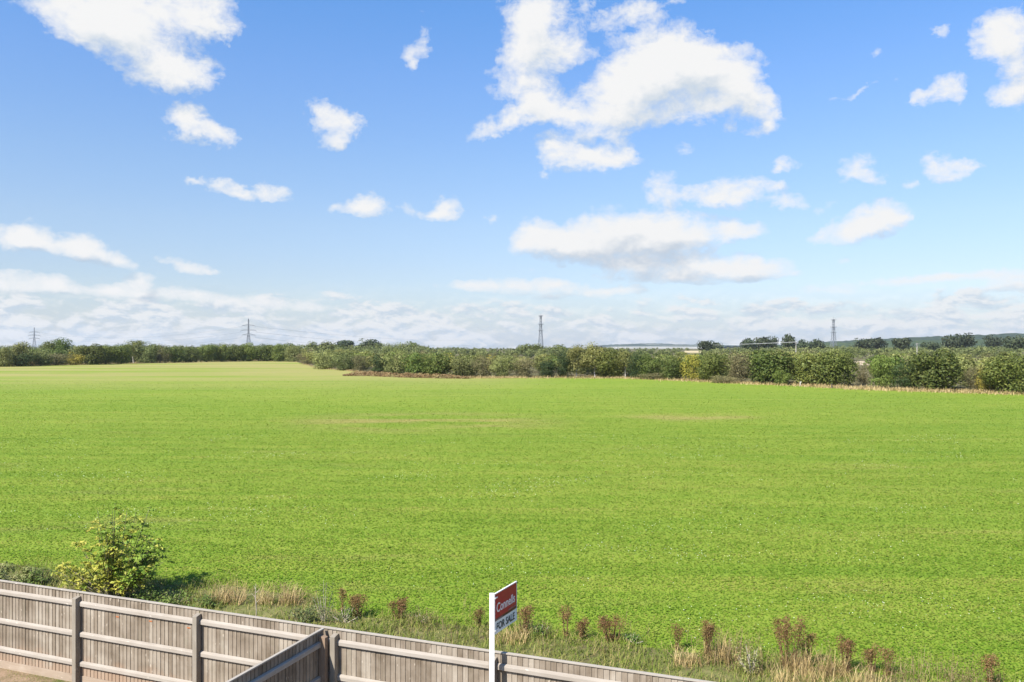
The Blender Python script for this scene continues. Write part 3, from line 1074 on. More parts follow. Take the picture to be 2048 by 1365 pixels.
for t0, n in ROWS:
    for i in range(n):
        x = -70 + (2190 / n) * (i + rg.random())
        t = t0 + rg.uniform(-.05, .08)
        yt = np.interp(x, FR_X, FR_Y) * (1 - t) + (np.interp(x, SKY_X, SKY_Y) + 2) * t + rg.uniform(-2.0, 2.5)
        d0 = H * F / (far_edge(x) - HZ)
        d = d0 + 6 + (max(560, d0 + 120) - d0 - 6) * max(t, 0) ** 1.25
        if 1698 < x < 1768 and d < 345:
            continue
        if 1372 < x < 1402 and t > .6:
            continue
        yt = min(yt, HZ + (H - 2.2) * F / d)
        left = x < 580
        kd = rg.choices(['olive', 'birch', 'brown', 'green', 'oak', 'yellow'], [3, 2.5, .6, 2.5, 2.5, .3] if left else [4.5, 5, 1.0, 1.4, 1.2, .4])[0]
        h = H + (HZ - yt) * d / F
        wpx = h * rg.uniform(1.05, 1.7) * F / d
        z = next(b for a, b in ZONES if x < a)
        lab = LOOK[kd] + ' in ' + z
        tree(kd, x, yt, 0, wpx, lab, 'tree', 'birch_tree' if kd == 'birch' else 'broadleaf_tree', group=LOOK[kd] + 's in ' + z, d=d, parts=False, low=True)
        n_ind += 1

# dark pines standing out of the scrub far off
PINES = [(1412, 684, 30, 'dark pine with a flat top left of the overhead wire'), (1432, 687, 26, 'lower dark pine right of the flat topped one'),
         (1500, 679, 30, 'first pine of the dark clump crossed by the overhead wire'), (1526, 677, 32, 'second pine of the dark clump crossed by the overhead wire'),
         (1546, 675, 24, 'tallest pine of the dark clump crossed by the overhead wire'), (1579, 672, 28, 'round dark pine behind the nearer utility pole'),
         (1612, 682, 28, 'dark pine left of the right lattice mast'), (1636, 681, 30, 'dark pine close to the left foot of the right lattice mast'),
         (1730, 679, 34, 'left of the two green crowned pines right of the right lattice mast'), (1758, 678, 36, 'right of the two green crowned pines right of the right lattice mast'),
         (1807, 679, 36, 'dark pine left of the far utility pole'), (1866, 685, 32, 'low dark pine right of the far utility pole'),
         (1906, 674, 34, 'left tree of the tall dark pair before the blue ridge'), (1934, 669, 42, 'tallest dark tree before the blue ridge'),
         (1990, 674, 32, 'pointed olive pine before the blue ridge'), (2040, 674, 40, 'dark pine cut by the right edge before the blue ridge'),
         (1048, 690, 30, 'far dark tree left of the foot of the middle lattice mast'), (1074, 689, 34, 'far dark tree behind the foot of the middle lattice mast'),
         (1116, 689, 40, 'far dark tree right of the foot of the middle lattice mast'), (820, 684, 26, 'dark tree on the knoll left of the middle'),
         (655, 684, 34, 'far dark tree on the skyline right of the armed pylon'), (690, 683, 36, 'flat topped far tree on the skyline left of the knoll'),
         (625, 683, 30, 'far dark tree nearest to the armed pylon on its right'), (738, 680, 40, 'flat topped far tree at the highest point of the knoll'),
         (575, 686, 30, 'small far dark tree on the skyline above the field corner')]
for i, (x, yt, w, lab) in enumerate(PINES):
    tree('pine' if x > 1380 or x in (738, 690) else 'oak', x, yt, 0, w, lab, 'tree', 'pine_tree' if x > 1380 else 'broadleaf_tree', group='dark trees on the skyline', d=520 + 37 * (i % 5), parts=True, low=True)

# the wood farther off reads as one mass
allV = []
allM = []
wr = np.random.default_rng(3)
for row in range(8):
    for i in range(105):
        x = -120 + 2300 / 105 * (i + wr.random())
        d = 430 * 1.22 ** row * wr.uniform(.93, 1.07)
        if 1366 < x < 1410 and d < 1000:
            continue
        yt = np.interp(x, SKY_X, SKY_Y) + wr.uniform(0, 3.5) + max(0, 4 - row) * 1.1
        h = H + (HZ - yt) * d / F
        h = min(max(h, 3), 9)
        w = h * wr.uniform(1.5, 2.5)
        C, Nm, sz, bc, rng = crown_geo(1000 + row * 100 + i, w, h, .1, 16, 380, .75, 0, .25, .2)
        C[:, 2] *= 1.09 * h / C[:, 2].max()
        C += np.array([(x - 1024) * d / F, d, 0])
        allV.append(leaf_quads(C, Nm, sz, rng, .8))
for x0, x1 in ((-620, -75), (2125, 2750)):
    for row in range(4):
        for x in np.arange(x0, x1, 26.0):
            x = x + wr.uniform(-9, 9)
            d = (H * F / (far_edge(x) - HZ)) * (1.04 + .28 * row) * wr.uniform(.98, 1.04)
            h = wr.uniform(4.5, 6.5) + .8 * row
            C, Nm, sz, bc, rng = crown_geo(5000 + int(x) * 7 + row, h * wr.uniform(1.1, 1.7), h, .1, 18, 520, .55, 0, .25, .2)
            C += np.array([(x - 1024) * d / F, d + 2, 0])
            allV.append(leaf_quads(C, Nm, sz, rng, .8))
M['far_leaf'] = leaf_mat('far_wood_leaf', (.070, .092, .026), (.135, .156, .048), (.220, .225, .082), nscale=.06, namt=.6, objvar=0)
tag(link('woodland', quad_mesh('woodland', np.concatenate(allV)), M['far_leaf']), 'far scrub woodland filling the land behind the nearer trees', 'woodland', kind='stuff')


# ------------------------------------------------------------------ open patches and hills
def flat_patch(name, pts, z, c1, c2, sc_=.3):
    m, N = new_mat(name + '_soil')
    n = N.noise(wpos(N), sc_, 5, .65)
    finish(N, N.ramp(n, [(.3, c1), (.7, c2)]), .95, .1)
    V = [(*ground_at(x, y).xy, z) for x, y in pts]
    return tag(link(name, poly_mesh(name, V, [tuple(range(len(V)))]), m), kind='structure')


flat_patch('sandy_clearing', [(1705, 731), (1765, 731), (1760, 722.5), (1712, 722.5)], .006, (.33, .25, .16), (.50, .41, .29))
flat_patch('dry_clearing', [(1366, 706), (1408, 706), (1406, 702), (1370, 702)], .006, (.36, .28, .15), (.48, .40, .24))


def ridge(name, xs, ys, d, depth, bump, mat, nx=170, ny=26, seed=0, step=None):
    """a long hill: crest rows ys at photo columns xs, d metres off"""
    rng = np.random.default_rng(seed)
    X = np.linspace(xs[0], xs[-1], nx)
    Y = np.interp(X, xs, ys)
    V = []
    for j in range(ny):
        t = j / (ny - 1)
        dd = d + depth * (t - .6)
        prof = math.sin(min(1, t / .6) * math.pi / 2) if t < .6 else math.cos((t - .6) / .4 * math.pi / 2)
        for x, y in zip(X, Y):
            hh = max(.0, H + (HZ - y) * d / F) * prof
            V.append(((x - 1024) * d / F, dd, hh + bump * prof * rng.uniform(-1, .6) - (.05 if prof > .05 else 42)))
    Fs = [(j * nx + i, j * nx + i + 1, (j + 1) * nx + i + 1, (j + 1) * nx + i) for j in range(ny - 1) for i in range(nx - 1)]
    return tag(link(name, poly_mesh(name, V, Fs), mat), kind='structure')


def hill_mat(name, c1, c2, c3, s):
    m, N = new_mat(name)
    n = N.noise(wpos(N), s, 5, .65)
    finish(N, N.ramp(n, [(.35, c1), (.55, c2), (.75, c3)]), .95, .1)
    return m


ridge('hills', [1480, 1600, 1680, 1740, 1800, 1850, 1900, 1960, 2048, 2300, 2600], [693, 689, 684, 680, 677.5, 675.5, 673, 670.5, 667.5, 660, 664], 3100, 1500, 7,
      hill_mat('forest_hill', (.014, .026, .012), (.026, .042, .018), (.045, .060, .026), .03), seed=1)
ridge('hills', [1560, 1640, 1760, 1880, 2000, 2200, 2400], [692.5, 688, 684, 682, 679, 677, 680], 2100, 700, 4.5,
      hill_mat('forest_hill_near', (.022, .038, .016), (.042, .062, .024), (.085, .095, .040), .04), seed=2, nx=150, ny=16)
ridge('hills', [1190, 1225, 1260, 1285, 1330, 1340, 1400, 1440, 1500], [692, 689.5, 688.2, 687.2, 687.5, 689.2, 689.6, 691, 692.5], 6200, 1400, 3,
      hill_mat('distant_hill', (.020, .034, .022), (.034, .050, .028), (.060, .075, .040), .01), seed=3, nx=80, ny=10)
ridge('far_fields', [1200, 1240, 1300, 1360, 1390, 1420], [694.6, 693.5, 693.2, 693.3, 693.6, 694.6], 4600, 700, .4,
      hill_mat('pale_stubble', (.20, .20, .17), (.26, .255, .225), (.33, .32, .29), .006), seed=4, nx=40, ny=8)


# ------------------------------------------------------------------ pylons, masts, poles and wires
def lattice(mb, prof, z0, z1, n, r_leg, r_br):
    """square lattice shaft; prof(z) gives half width"""
    zs = [z0]
    for i in range(n):
        zs.append(z0 + (z1 - z0) * (1 - (1 - (i + 1) / n) ** 1.15))
    for a, b in zip(zs[:-1], zs[1:]):
        wa, wb = prof(a), prof(b)
        ca = [Vector((sx * wa, sy * wa, a)) for sx, sy in ((-1, -1), (1, -1), (1, 1), (-1, 1))]
        cb_ = [Vector((sx * wb, sy * wb, b)) for sx, sy in ((-1, -1), (1, -1), (1, 1), (-1, 1))]
        for k in range(4):
            mb.tube([ca[k], cb_[k]], r_leg, 4, False)
            mb.tube([ca[k], cb_[(k + 1) % 4]], r_br, 3, False)
            mb.tube([ca[(k + 1) % 4], cb_[k]], r_br, 3, False)
            mb.tube([cb_[k], cb_[(k + 1) % 4]], r_br, 3, False)


def pylon(x, ytop, d, rz, label, arms=True, base_w=3.4, group=None):
    top = H + (HZ - ytop) * d / F
    root = empty('pylon' if arms else 'lattice_mast', ((x - 1024) * d / F, d, 0), rz)
    tag(root, label, 'pylon' if arms else 'mast', group)
    if arms:
        body = top * .80
        prof = lambda z: base_w + (.75 - base_w) * min(1, z / (top * .56)) if z < top * .56 else .75 + (.35 - .75) * (z - top * .56) / (top * .44)
        mb = MB()
        lattice(mb, prof, 0, top, 11, .26, .13)
        mb.obj('tower', M['steel'], root)
        for z, L in ((top * .80, 9.6), (top * .655, 11.2), (top * .51, 9.8)):
            for s in (-1, 1):
                mb = MB()
                tip = Vector((s * L, 0, z - .9))
                w = prof(z)
                for sy in (-1, 1):
                    mb.tube([(s * w, sy * w, z + 1.0), tip], .34, 4)
                    mb.tube([(s * w, sy * w, z - 1.0), tip], .34, 4)
                for f in (.3, .55, .8):
                    p = Vector((s * w, 0, z)).lerp(tip, f)
                    mb.tube([p + Vector((0, 0, (1 - f))), p - Vector((0, 0, (1 - f)))], .12, 3)
                a = mb.obj('cross_arm', M['steel'], root)
                mb = MB()
                mb.tube([tip, tip - Vector((0, 0, 2.6))], .14, 5)
                mb.obj('insulator', M['steel'], a)
    else:
        prof = lambda z: base_w + (1.15 - base_w) * min(1, z / (top * .62)) if z < top * .62 else 1.15 + (.75 - 1.15) * (z - top * .62) / (top * .38)
        mb = MB()
        lattice(mb, prof, 0, top * .97, 12, .27, .13)
        mb.obj('tower', M['steel'], root)
        for zf, w, hh in ((.955, 2.0, 1.2), (.735, 2.5, .9), (.575, 2.3, .7)):
            mb = MB()
            mb.box(-w, w, -w, w, top * zf - hh / 2, top * zf - hh / 2 + .25)
            for sx, sy in ((-1, -1), (1, -1), (1, 1), (-1, 1)):
                mb.tube([(sx * w, sy * w, top * zf - hh / 2), (sx * w, sy * w, top * zf + hh / 2)], .12, 4)
            for a, b in (((-1, -1), (1, -1)), ((1, -1), (1, 1)), ((1, 1), (-1, 1)), ((-1, 1), (-1, -1))):
                mb.tube([(a[0] * w, a[1] * w, top * zf + hh / 2), (b[0] * w, b[1] * w, top * zf + hh / 2)], .12, 4)
            mb.obj('platform', M['steel'], root)
        mb = MB()
        mb.tube([(0, 0, top * .96), (0, 0, top * 1.045)], .10, 5)
        mb.obj('antenna', M['steel'], root)
    return root


D1, D2 = 1640, 1150
pylon(68.5, 655.5, D1, R(12), 'smaller far pylon with six arms at the far left of the skyline')
pylon(497, 638, D2, R(-6), 'bigger pylon with six arms behind the left wood')
pylon(1081.5, 629, 900, R(8), 'narrow lattice mast without arms near the middle of the skyline', False, 3.0)
pylon(1667, 637, 980, R(20), 'narrow lattice mast without arms at the right, before the blue ridge', False, 2.9)


def wire(a, b, sag, r, mat, label, group, n=24, name='power_line'):
    a, b = Vector(a), Vector(b)
    mb = MB()
    mb.tube([a.lerp(b, i / n) - Vector((0, 0, sag * 4 * (i / n) * (1 - i / n))) for i in range(n + 1)], r, 4)
    return tag(mb.obj(name, mat), label, 'cable', group)


def px3(x, y, d):
    return ((x - 1024) * d / F, d, H + (HZ - y) * d / F)


LEV = [('top', 653.5, 664.5), ('middle', 664.5, 671.5), ('bottom', 675.5, 680)]
for nm, y2, y1 in LEV:
    wire(px3(484, y2, D2 - 3), px3(74, y1, D1), 14, .11, M['steel'], nm + ' cable hanging between the two pylons with arms', 'cables of the pylon line')
    wire(px3(511, y2, D2 + 3), px3(960, y2 + 26, 2300), 9, .11, M['steel'], nm + ' cable running off right from the bigger pylon', 'cables of the pylon line')


def pole(x, ytop, d, label):
    h = H + (HZ - ytop) * d / F
    root = empty('utility_pole', ((x - 1024) * d / F, d, 0), R(35))
    tag(root, label, 'utility pole', 'wooden utility poles in the scrub')
    mb = MB()
    mb.tube([(0, 0, -.3), (0, 0, h)], [.20, .15], 8)
    mb.obj('pole', M['birch_bark'], root)
    mb = MB()
    mb.box(-1.6, 1.6, -.21, -.15, h - .55, h - .35)
    c = mb.obj('cross_arm', M['birch_bark'], root)
    for s in (-1.4, 0, 1.4):
        mb = MB()
        mb.tube([(s, -.18, h - .35), (s, -.18, h - .05)], .08, 6)
        mb.obj('insulator', M['steel'], c)
    return root


pole(1592, 683.5, 380, 'nearer utility pole where the pale overhead wire ends')
pole(1834, 686.5, 360, 'utility pole with a cross arm in the scrub right of the right lattice mast')
mw, N = new_mat('aluminium_wire')
finish(N, (.62, .62, .60), .35, .5)
for k, lab in enumerate(('left', 'middle', 'right')):
    wire(px3(1590 + 3 * k, 684.2, 380 - k), px3(1290 + 2 * k, 689.2, 760 - k), 1.2, .06, mw, lab + ' strand of the pale overhead wire in front of the dark pines', 'pale overhead wires')

# white stump and marker at the foot of the joined oaks
mp, N = new_mat('pale_cut_wood')
finish(N, (.42, .39, .34), .8, .2)
for x, y, lab in ((1600, 766, 'pale bare stem at the foot of the two joined oaks'), (1663, 770, 'thin dark stake in the dry grass below the joined oaks')):
    q = ground_at(x, y + 7)
    mb = MB()
    mb.tube([(0, 0, -.1), (.05, 0, .40), (.02, 0, .80)], [.11, .09, .06], 7)
    if x == 1600:
        mb.tube([(.04, 0, .4), (.22, 0, .8)], [.08, .05], 6)
    o = mb.obj('tree_stump' if x == 1600 else 'stake', mp if x == 1600 else M['bark'])
    o.location = q
    tag(o, lab, 'stump' if x == 1600 else 'stake')


# ------------------------------------------------------------------ ground cover
def blades(P, h, lean, width, rng, seg=2):
    """curved grass blades as strips: returns quads (n*seg, 4, 3)"""
    n = len(P)
    a = rng.uniform(0, 2 * np.pi, n)
    dirv = np.stack([np.cos(a), np.sin(a), np.zeros(n)], 1)
    side = np.stack([-np.sin(a), np.cos(a), np.zeros(n)], 1)
    ln = rng.uniform(.15, 1.0, n) * lean
    out = []
    up = np.array([0, 0, 1.0])

    def pt(t):
        return P + dirv * (ln * h * t ** 1.7)[:, None] + up * (h * t * (1 - .28 * ln * t))[:, None]
    for k in range(seg):
        t0, t1 = k / seg, (k + 1) / seg
        w0, w1 = width * (1 - .85 * t0), width * (1 - .85 * t1)
        p0, p1 = pt(t0), pt(t1)
        s0 = side * (np.asarray(w0) * .5)[:, None] if np.ndim(w0) else side * (w0 * .5)
        s1 = side * (np.asarray(w1) * .5)[:, None] if np.ndim(w1) else side * (w1 * .5)
        out.append(np.stack([p0 - s0, p0 + s0, p1 + s1, p1 - s1], 1))
    return np.concatenate(out)


rng = np.random.default_rng(21)


def scatter_px(n, x0, x1, d0, d1, p, rng):
    """random ground points in the wedge of view, density ~ d^-p"""
    u = rng.random(n)
    e = 2 - p
    d = (d0 ** e + u * (d1 ** e - d0 ** e)) ** (1 / e) if abs(e) > 1e-6 else d0 * (d1 / d0) ** u
    x = rng.uniform(x0, x1, n)
    return x, d


# crop leaves over the near part of the field, smaller and denser close by
x, d = scatter_px(1060000, -420, 2520, 14.5, 170, 1.9, rng)
row = HZ + H * F / d
ok = (row < near_edge(x) + rng.normal(0, 7, len(x))) & (row > far_edge(x) + .6)
ok &= rng.random(len(x)) < np.clip((172 - d) / 110, 0, 1)
x, d = x[ok], d[ok]
X = (x - 1024) * d / F


def fbm2(x, y, s, seed, oct=3):
    """cheap value noise for densities"""
    out, amp, tot = 0, 1, 0
    for o in range(oct):
        r = np.random.default_rng(seed + o)
        G = r.random((64, 64))
        u, v = x / s * 2 ** o, y / s * 2 ** o
        iu, iv = np.floor(u).astype(int), np.floor(v).astype(int)
        fu, fv = u - iu, v - iv
        fu, fv = fu * fu * (3 - 2 * fu), fv * fv * (3 - 2 * fv)
        g = lambda i, j: G[(i) % 64, (j) % 64]
        out = out + amp * ((g(iu, iv) * (1 - fu) + g(iu + 1, iv) * fu) * (1 - fv) + (g(iu, iv + 1) * (1 - fu) + g(iu + 1, iv + 1) * fu) * fv)
        tot += amp
        amp *= .55
    return out / tot


dens = fbm2(X * .12 + d * .045, d * .934 + X * .357, .8, 5)
ok = rng.random(len(X)) < np.clip(.75 + .6 * (dens - .4), .55, 1)
X, d, dens = X[ok], d[ok], dens[ok]
n = len(X)
grow = np.clip((d / 18) ** .55, .9, 3.2)
P = np.stack([X, d, .008 + (.006 + .028 * rng.random(n)) * np.clip(.5 + dens, .5, 1.3)], 1)
tl = .30 * np.clip(20 / d, .3, 1) ** .5
Nm = unit(np.stack([rng.normal(0, 1, n) * tl, rng.normal(0, 1, n) * tl, np.ones(n)], 1))
LV = leaf_quads(P, Nm, .052 * grow * rng.uniform(.6, 1.3, n), rng, .8)


def crop_leaf_mat():
    m, N = new_mat('crop_leaf')
    geo = N.n('ShaderNodeNewGeometry')
    p = geo.outputs['Position']
    f, nb, nm = crop_color(N, p)
    rnd = geo.outputs['Random Per Island']
    f = N.math('ADD', N.math('MULTIPLY', f, .75), N.math('MULTIPLY', rnd, .25))
    col = N.ramp(f, [(.36, (.094, .182, .014)), (.48, (.136, .222, .020)), (.57, (.192, .250, .033)), (.68, (.29, .262, .072))])
    col = crop_tint(N, p, col)
    finish(N, col, .8, .06, .3)
    return m


tag(link('field_crop', quad_mesh('field_crop', LV), crop_leaf_mat()), 'low green leafy crop covering the near part of the field', 'crop', kind='stuff')

# white flowers in loose drifts
x, d = scatter_px(26000, -350, 2450, 16, 62, 1.2, rng)
row = HZ + H * F / d
X = (x - 1024) * d / F
dd = fbm2(X * .5, d, 2.6, 77, 4)
ok = (row < near_edge(x) - 4) & (rng.random(len(x)) < np.clip((dd - .50) * 3.2, 0, 1) ** 1.5)
X, d = X[ok], d[ok]
n = len(X)
P = np.stack([X, d, .08 + .07 * rng.random(n)], 1)
Nm = unit(np.stack([rng.normal(0, .5, n), rng.normal(-.4, .5, n), np.ones(n)], 1))
FV = leaf_quads(P, Nm, .019 * rng.uniform(.7, 1.5, n) * np.clip((d / 22) ** .5, .9, 1.5), rng, 1.0)
mf, N = new_mat('white_petal')
finish(N, (.66, .68, .50), .6, .2, .2)
tag(link('field_flowers', quad_mesh('field_flowers', FV), mf), 'tiny white flowers scattered in drifts through the green crop', 'flowers', kind='stuff')

# rough grass of the verge behind the fence
S = rng.uniform(-7, 33, 150000)
O = .25 + rng.random(150000) ** .9 * 9.5
P = np.array([PA.x, PA.y, 0]) + S[:, None] * np.array(FT) + O[:, None] * np.array(FN)
xp = 1024 + P[:, 0] * F / P[:, 1]
row = HZ + H * F / P[:, 1]
cl = fbm2(P[:, 0], P[:, 1], .8, 31, 4)
ok = (row > near_edge(xp) - 10 + rng.normal(0, 8, len(P))) & (xp > -520) & (xp < 2600) & (rng.random(len(P)) < np.clip(.15 + 2.0 * (cl - .28), .05, 1))
P, cl = P[ok], cl[ok]
n = len(P)
h = (.09 + .24 * rng.random(n) ** 1.6) * np.clip(.45 + cl, .5, 1.35)
BV = blades(P, h, 1.3, .013 + .011 * rng.random(n), rng)


def verge_grass_mat():
    m, N = new_mat('verge_grass_blade')
    geo = N.n('ShaderNodeNewGeometry')
    p = geo.outputs['Position']
    nb = N.noise(p, .55, 4, .6)
    nm = N.noise(p, 3.0, 3, .6)
    f = N.math('ADD', N.math('MULTIPLY', nb, .45), N.math('MULTIPLY', nm, .25))
    f = N.math('ADD', f, N.math('MULTIPLY', geo.outputs['Random Per Island'], .30))
    col = N.ramp(f, [(.30, (.100, .145, .020)), (.45, (.165, .215, .032)), (.54, (.24, .245, .06)), (.62, (.34, .275, .11)), (.74, (.45, .36, .19))])
    finish(N, col, .75, .2, .3)
    return m


M['verge_grass'] = verge_grass_mat()
tag(link('rough_grass', quad_mesh('rough_grass', BV), M['verge_grass']), 'long rough grass on the verge between fence and crop', 'grass', kind='stuff')

# a few blades on the lawn corner
S = rng.uniform(-4, 3, 9000)
O = -rng.uniform(.06, 2.5, 9000)
P = np.array([PA.x, PA.y, 0]) + S[:, None] * np.array(FT) + O[:, None] * np.array(FN)
ok = rng.random(len(P)) < np.clip(2.5 * (fbm2(P[:, 0], P[:, 1], .6, 91) - .38), 0, 1)
P = P[ok]
tag(link('lawn_grass', quad_mesh('lawn_grass', blades(P, .03 + .05 * rng.random(len(P)), 1.2, .008, rng)), M['verge_grass']), 'short patchy grass of the garden lawn inside the fence', 'grass', kind='stuff')

# dry grass along the far edge of the field
xe = rng.uniform(590, 2120, 16000)
xe = np.concatenate([xe, rng.uniform(-60, 590, 5000)])
re = far_edge(xe) + np.where(xe > 1050, rng.normal(-.6, 1.5, len(xe)), rng.normal(-.3, .5, len(xe)))
de = H * F / (re - HZ)
keep = fbm2(xe / 20, re, 1.0, 55) > .34
xe, de = xe[keep], de[keep]
P = np.stack([(xe - 1024) * de / F, de, np.zeros(len(xe))], 1)
M['straw'] = leaf_mat('straw_blade', (.30, .215, .080), (.44, .33, .145), (.58, .46, .24), transl=.25, nscale=.8, objvar=.08)
tag(link('dry_grass', quad_mesh('dry_grass', blades(P, .22 + .5 * rng.random(len(P)) ** 2, 1.1, .10, rng)), M['straw']), 'strip of dry straw coloured grass along the far field edge', 'grass', kind='stuff')

# bracken patch jutting into the field
bx = rng.uniform(686, 940, 9000)
by = np.interp(bx, [686, 730, 800, 940], [752, 751, 754, 757.5]) + rng.uniform(-2.2, 1.6, len(bx)) * np.interp(bx, [686, 720, 880, 940], [.2, 1, 1, .3])
bd_ = H * F / (by - HZ)
P = np.stack([(bx - 1024) * bd_ / F, bd_, rng.uniform(.03, .85, len(bx)) * np.clip(fbm2(bx / 12, by, 1.0, 61) * 2 - .35, .1, 1) * np.interp(bx, [686, 715, 900, 940], [.25, 1, .9, .3])], 1)
Nm = unit(np.stack([rng.normal(0, .7, len(bx)), rng.normal(-.3, .7, len(bx)), np.ones(len(bx))], 1))
M['bracken'] = leaf_mat('bracken_frond', (.12, .070, .030), (.22, .140, .058), (.24, .215, .085), nscale=.25, namt=.6, objvar=0)
tag(link('bracken', quad_mesh('bracken', leaf_quads(P, Nm, .45 * rng.uniform(.6, 1.2, len(bx)), rng, .5)), M['bracken']), 'patch of rusty bracken jutting into the field from the scrub', 'bracken', kind='stuff')
bx = rng.uniform(-60, 80, 2600)
by = far_edge(bx) + rng.uniform(-1.6, .3, len(bx))
bd_ = H * F / (by - HZ)
P = np.stack([(bx - 1024) * bd_ / F, bd_, rng.uniform(.1, 1.3, len(bx))], 1)
Nm = unit(rng.normal(size=(len(bx), 3)) + np.array([0, -.3, .6]))
tag(link('bracken', quad_mesh('bracken', leaf_quads(P, Nm, .6 * rng.uniform(.6, 1.2, len(bx)), rng, .5)), M['bracken']), 'rusty bracken along the foot of the wood at far left', 'bracken', kind='stuff')


# ------------------------------------------------------------------ plants on the verge
M['dock_stem'] = bark_mat('dry_dock_stem', (.10, .055, .032), (.20, .125, .075), 20)
M['dock_seed'] = leaf_mat('dry_dock_seed', (.070, .036, .014), (.175, .096, .036), (.31, .20, .085), transl=.15, nscale=5, objvar=.15)
M['weed_leaf'] = leaf_mat('weed_leaf', (.060, .105, .018), (.115, .170, .032), (.21, .22, .07), nscale=3, objvar=.12)
M['pale_leaf'] = leaf_mat('pale_leaf', (.12, .15, .04), (.22, .23, .08), (.38, .33, .14), nscale=3, objvar=.05, spec=.04)
M['dry_stem'] = bark_mat('bare_stem', (.28, .23, .17), (.50, .44, .36), 14)
M['sapling_leaf'] = leaf_mat('sapling_leaf', (.055, .085, .022), (.110, .140, .042), (.240, .235, .110), nscale=4, objvar=.05)
M['bramble'] = leaf_mat('bramble_leaf', (.095, .125, .034), (.175, .205, .060), (.31, .28, .13), nscale=2, objvar=.1)


def place(x, ytop, ybase, wpx):
    q = ground_at(x, ybase)
    return q, (ybase - ytop) * q.y / F * 1.02, wpx * q.y / F


def dock(i, x, yt, yb, w, label, grey=False):
    q, h, wd = place(x, yt, yb, w)
    r = np.random.default_rng(400 + i)
    root = empty('dock_plant', q, r.uniform(0, 6.28))
    tag(root, label, 'plant', 'dead dock plants on the verge')
    ns = int(np.clip(wd / .055, 3, 12))
    mb = MB()
    C = []
    for k in range(ns):
        a = r.uniform(0, 6.28)
        rad = wd * .5 * math.sqrt(r.random())
        hh = h * r.uniform(.72, 1.0)
        b = np.array([math.cos(a), math.sin(a), 0])
        p0, p1, p2 = b * rad * .35, b * rad * .8 + [0, 0, hh * .55], b * rad + [0, 0, hh]
        mb.tube([p0, p1, p2], [.008, .006, .003], 4)
        m = int(190 + 170 * hh)
        t = np.where(r.random(m) < .62, .62 + .38 * r.random(m) ** .7, .06 + .94 * r.random(m))
        ax = p1 + (p2 - p1) * ((t - .55) / .45)[:, None]
        ax[t < .55] = p0 + (p1 - p0) * (t[t < .55] / .55)[:, None]
        spread = .016 + .050 * np.sin(np.clip((t - .5) / .5, 0, 1) * np.pi * .85)
        C.append(ax + r.normal(0, 1, (m, 3)) * spread[:, None] * np.array([1, 1, .7]))
        m = int(26)
        C.append(p0 + r.normal(0, 1, (m, 3)) * np.array([.06, .06, .03]) + np.array([0, 0, .10]))
    mb.obj('stems', M['dock_stem'], root)
    C = np.concatenate(C)
    C[:, 2] = np.maximum(C[:, 2], .02)
    link('seed_heads', quad_mesh('seed_heads', leaf_quads(C, unit(r.normal(size=C.shape)), .024 * r.uniform(.6, 1.6, len(C)), r, .6)), M['dock_seed'], root)
    return root


DOCKS = [(713, 1188, 1236, 40, 'rusty red dock clump, the left of the two before the sign'), (796, 1197, 1238, 36, 'rusty round dock clump halfway between fence corner and sign'),
         (684, 1176, 1225, 14, 'single thin dock stem left of the rusty red clump'), (957, 1218, 1256, 20, 'small upright dock just left of the sign post'),
         (1046, 1211, 1270, 34, 'upright brown dock just right of the sign board'), (1131, 1213, 1276, 20, 'tall narrow dock right of the sign'),
         (1164, 1238, 1279, 28, 'short dock between the narrow one and the bushy one'), (1224, 1236, 1286, 48, 'bushy grey brown dock right of the sign'),
         (1353, 1249, 1302, 18, 'lone thin dock in the gap right of the bushy one'), (1413, 1241, 1314, 38, 'dock rising behind the pale straw tuft'),
         (1576, 1231, 1338, 56, 'largest dock with a broad dark brown head'), (1612, 1266, 1334, 30, 'smaller dock leaning on the right of the largest one'),
         (1694, 1269, 1347, 34, 'dark dock second in height, right of the largest'), (1744, 1291, 1347, 30, 'loose dock right of the dark second one'),
         (1776, 1294, 1354, 18, 'thin dock at the right end of the row'), (1985, 1308, 1374, 30, 'spindly greyish dock in the lower right corner')]
for i, a in enumerate(DOCKS):
    dock(i, *a)


def tuft(i, x, yt, yb, w, label, mat='straw', dens=1.0, lean=1.0):
    q, h, wd = place(x, yt, yb, w)
    r = np.random.default_rng(700 + i)
    n = int(80 * dens * (1 + wd * 2.5))
    P = np.clip(r.normal(0, 1, (n, 3)), -1.5, 1.5) * np.array([wd * .27, wd * .20, 0])
    P[:, :2] *= 1.0
    o = link('grass_tuft', quad_mesh('grass_tuft', blades(P, h * .9 * r.uniform(.22, 1.1, n) ** 1.2, lean, .011 + .008 * r.random(n), r, 3)), M[mat])
    o.location = q
    return tag(o, label, 'grass tuft', 'straw grass tufts on the verge')


TUFTS = [(455, 1156, 1204, 80, 'wide straw tuft right of the yellow green shrub'), (528, 1163, 1208, 46, 'straw tuft behind the bare dead stem'),
         (580, 1158, 1208, 50, 'upright straw tuft left of the leafy sapling'), (1022, 1248, 1284, 70, 'straw tuft at the foot of the sign board'),
         (1440, 1260, 1322, 76, 'tall pale straw tuft in front of the dock near the right'), (1596, 1284, 1346, 56, 'golden straw tuft at the foot of the largest dock'),
         (1666, 1294, 1352, 62, 'straw tuft leaning left of the dark second dock'), (1610, 1326, 1376, 130, 'low wide straw tuft along the bottom edge'),
         (1730, 1330, 1380, 90, 'low straw tuft at the bottom right of the docks'), (1375, 1288, 1330, 60, 'short straw tuft left of the tall pale one')]
for i, a in enumerate(TUFTS):
    tuft(i, *a)


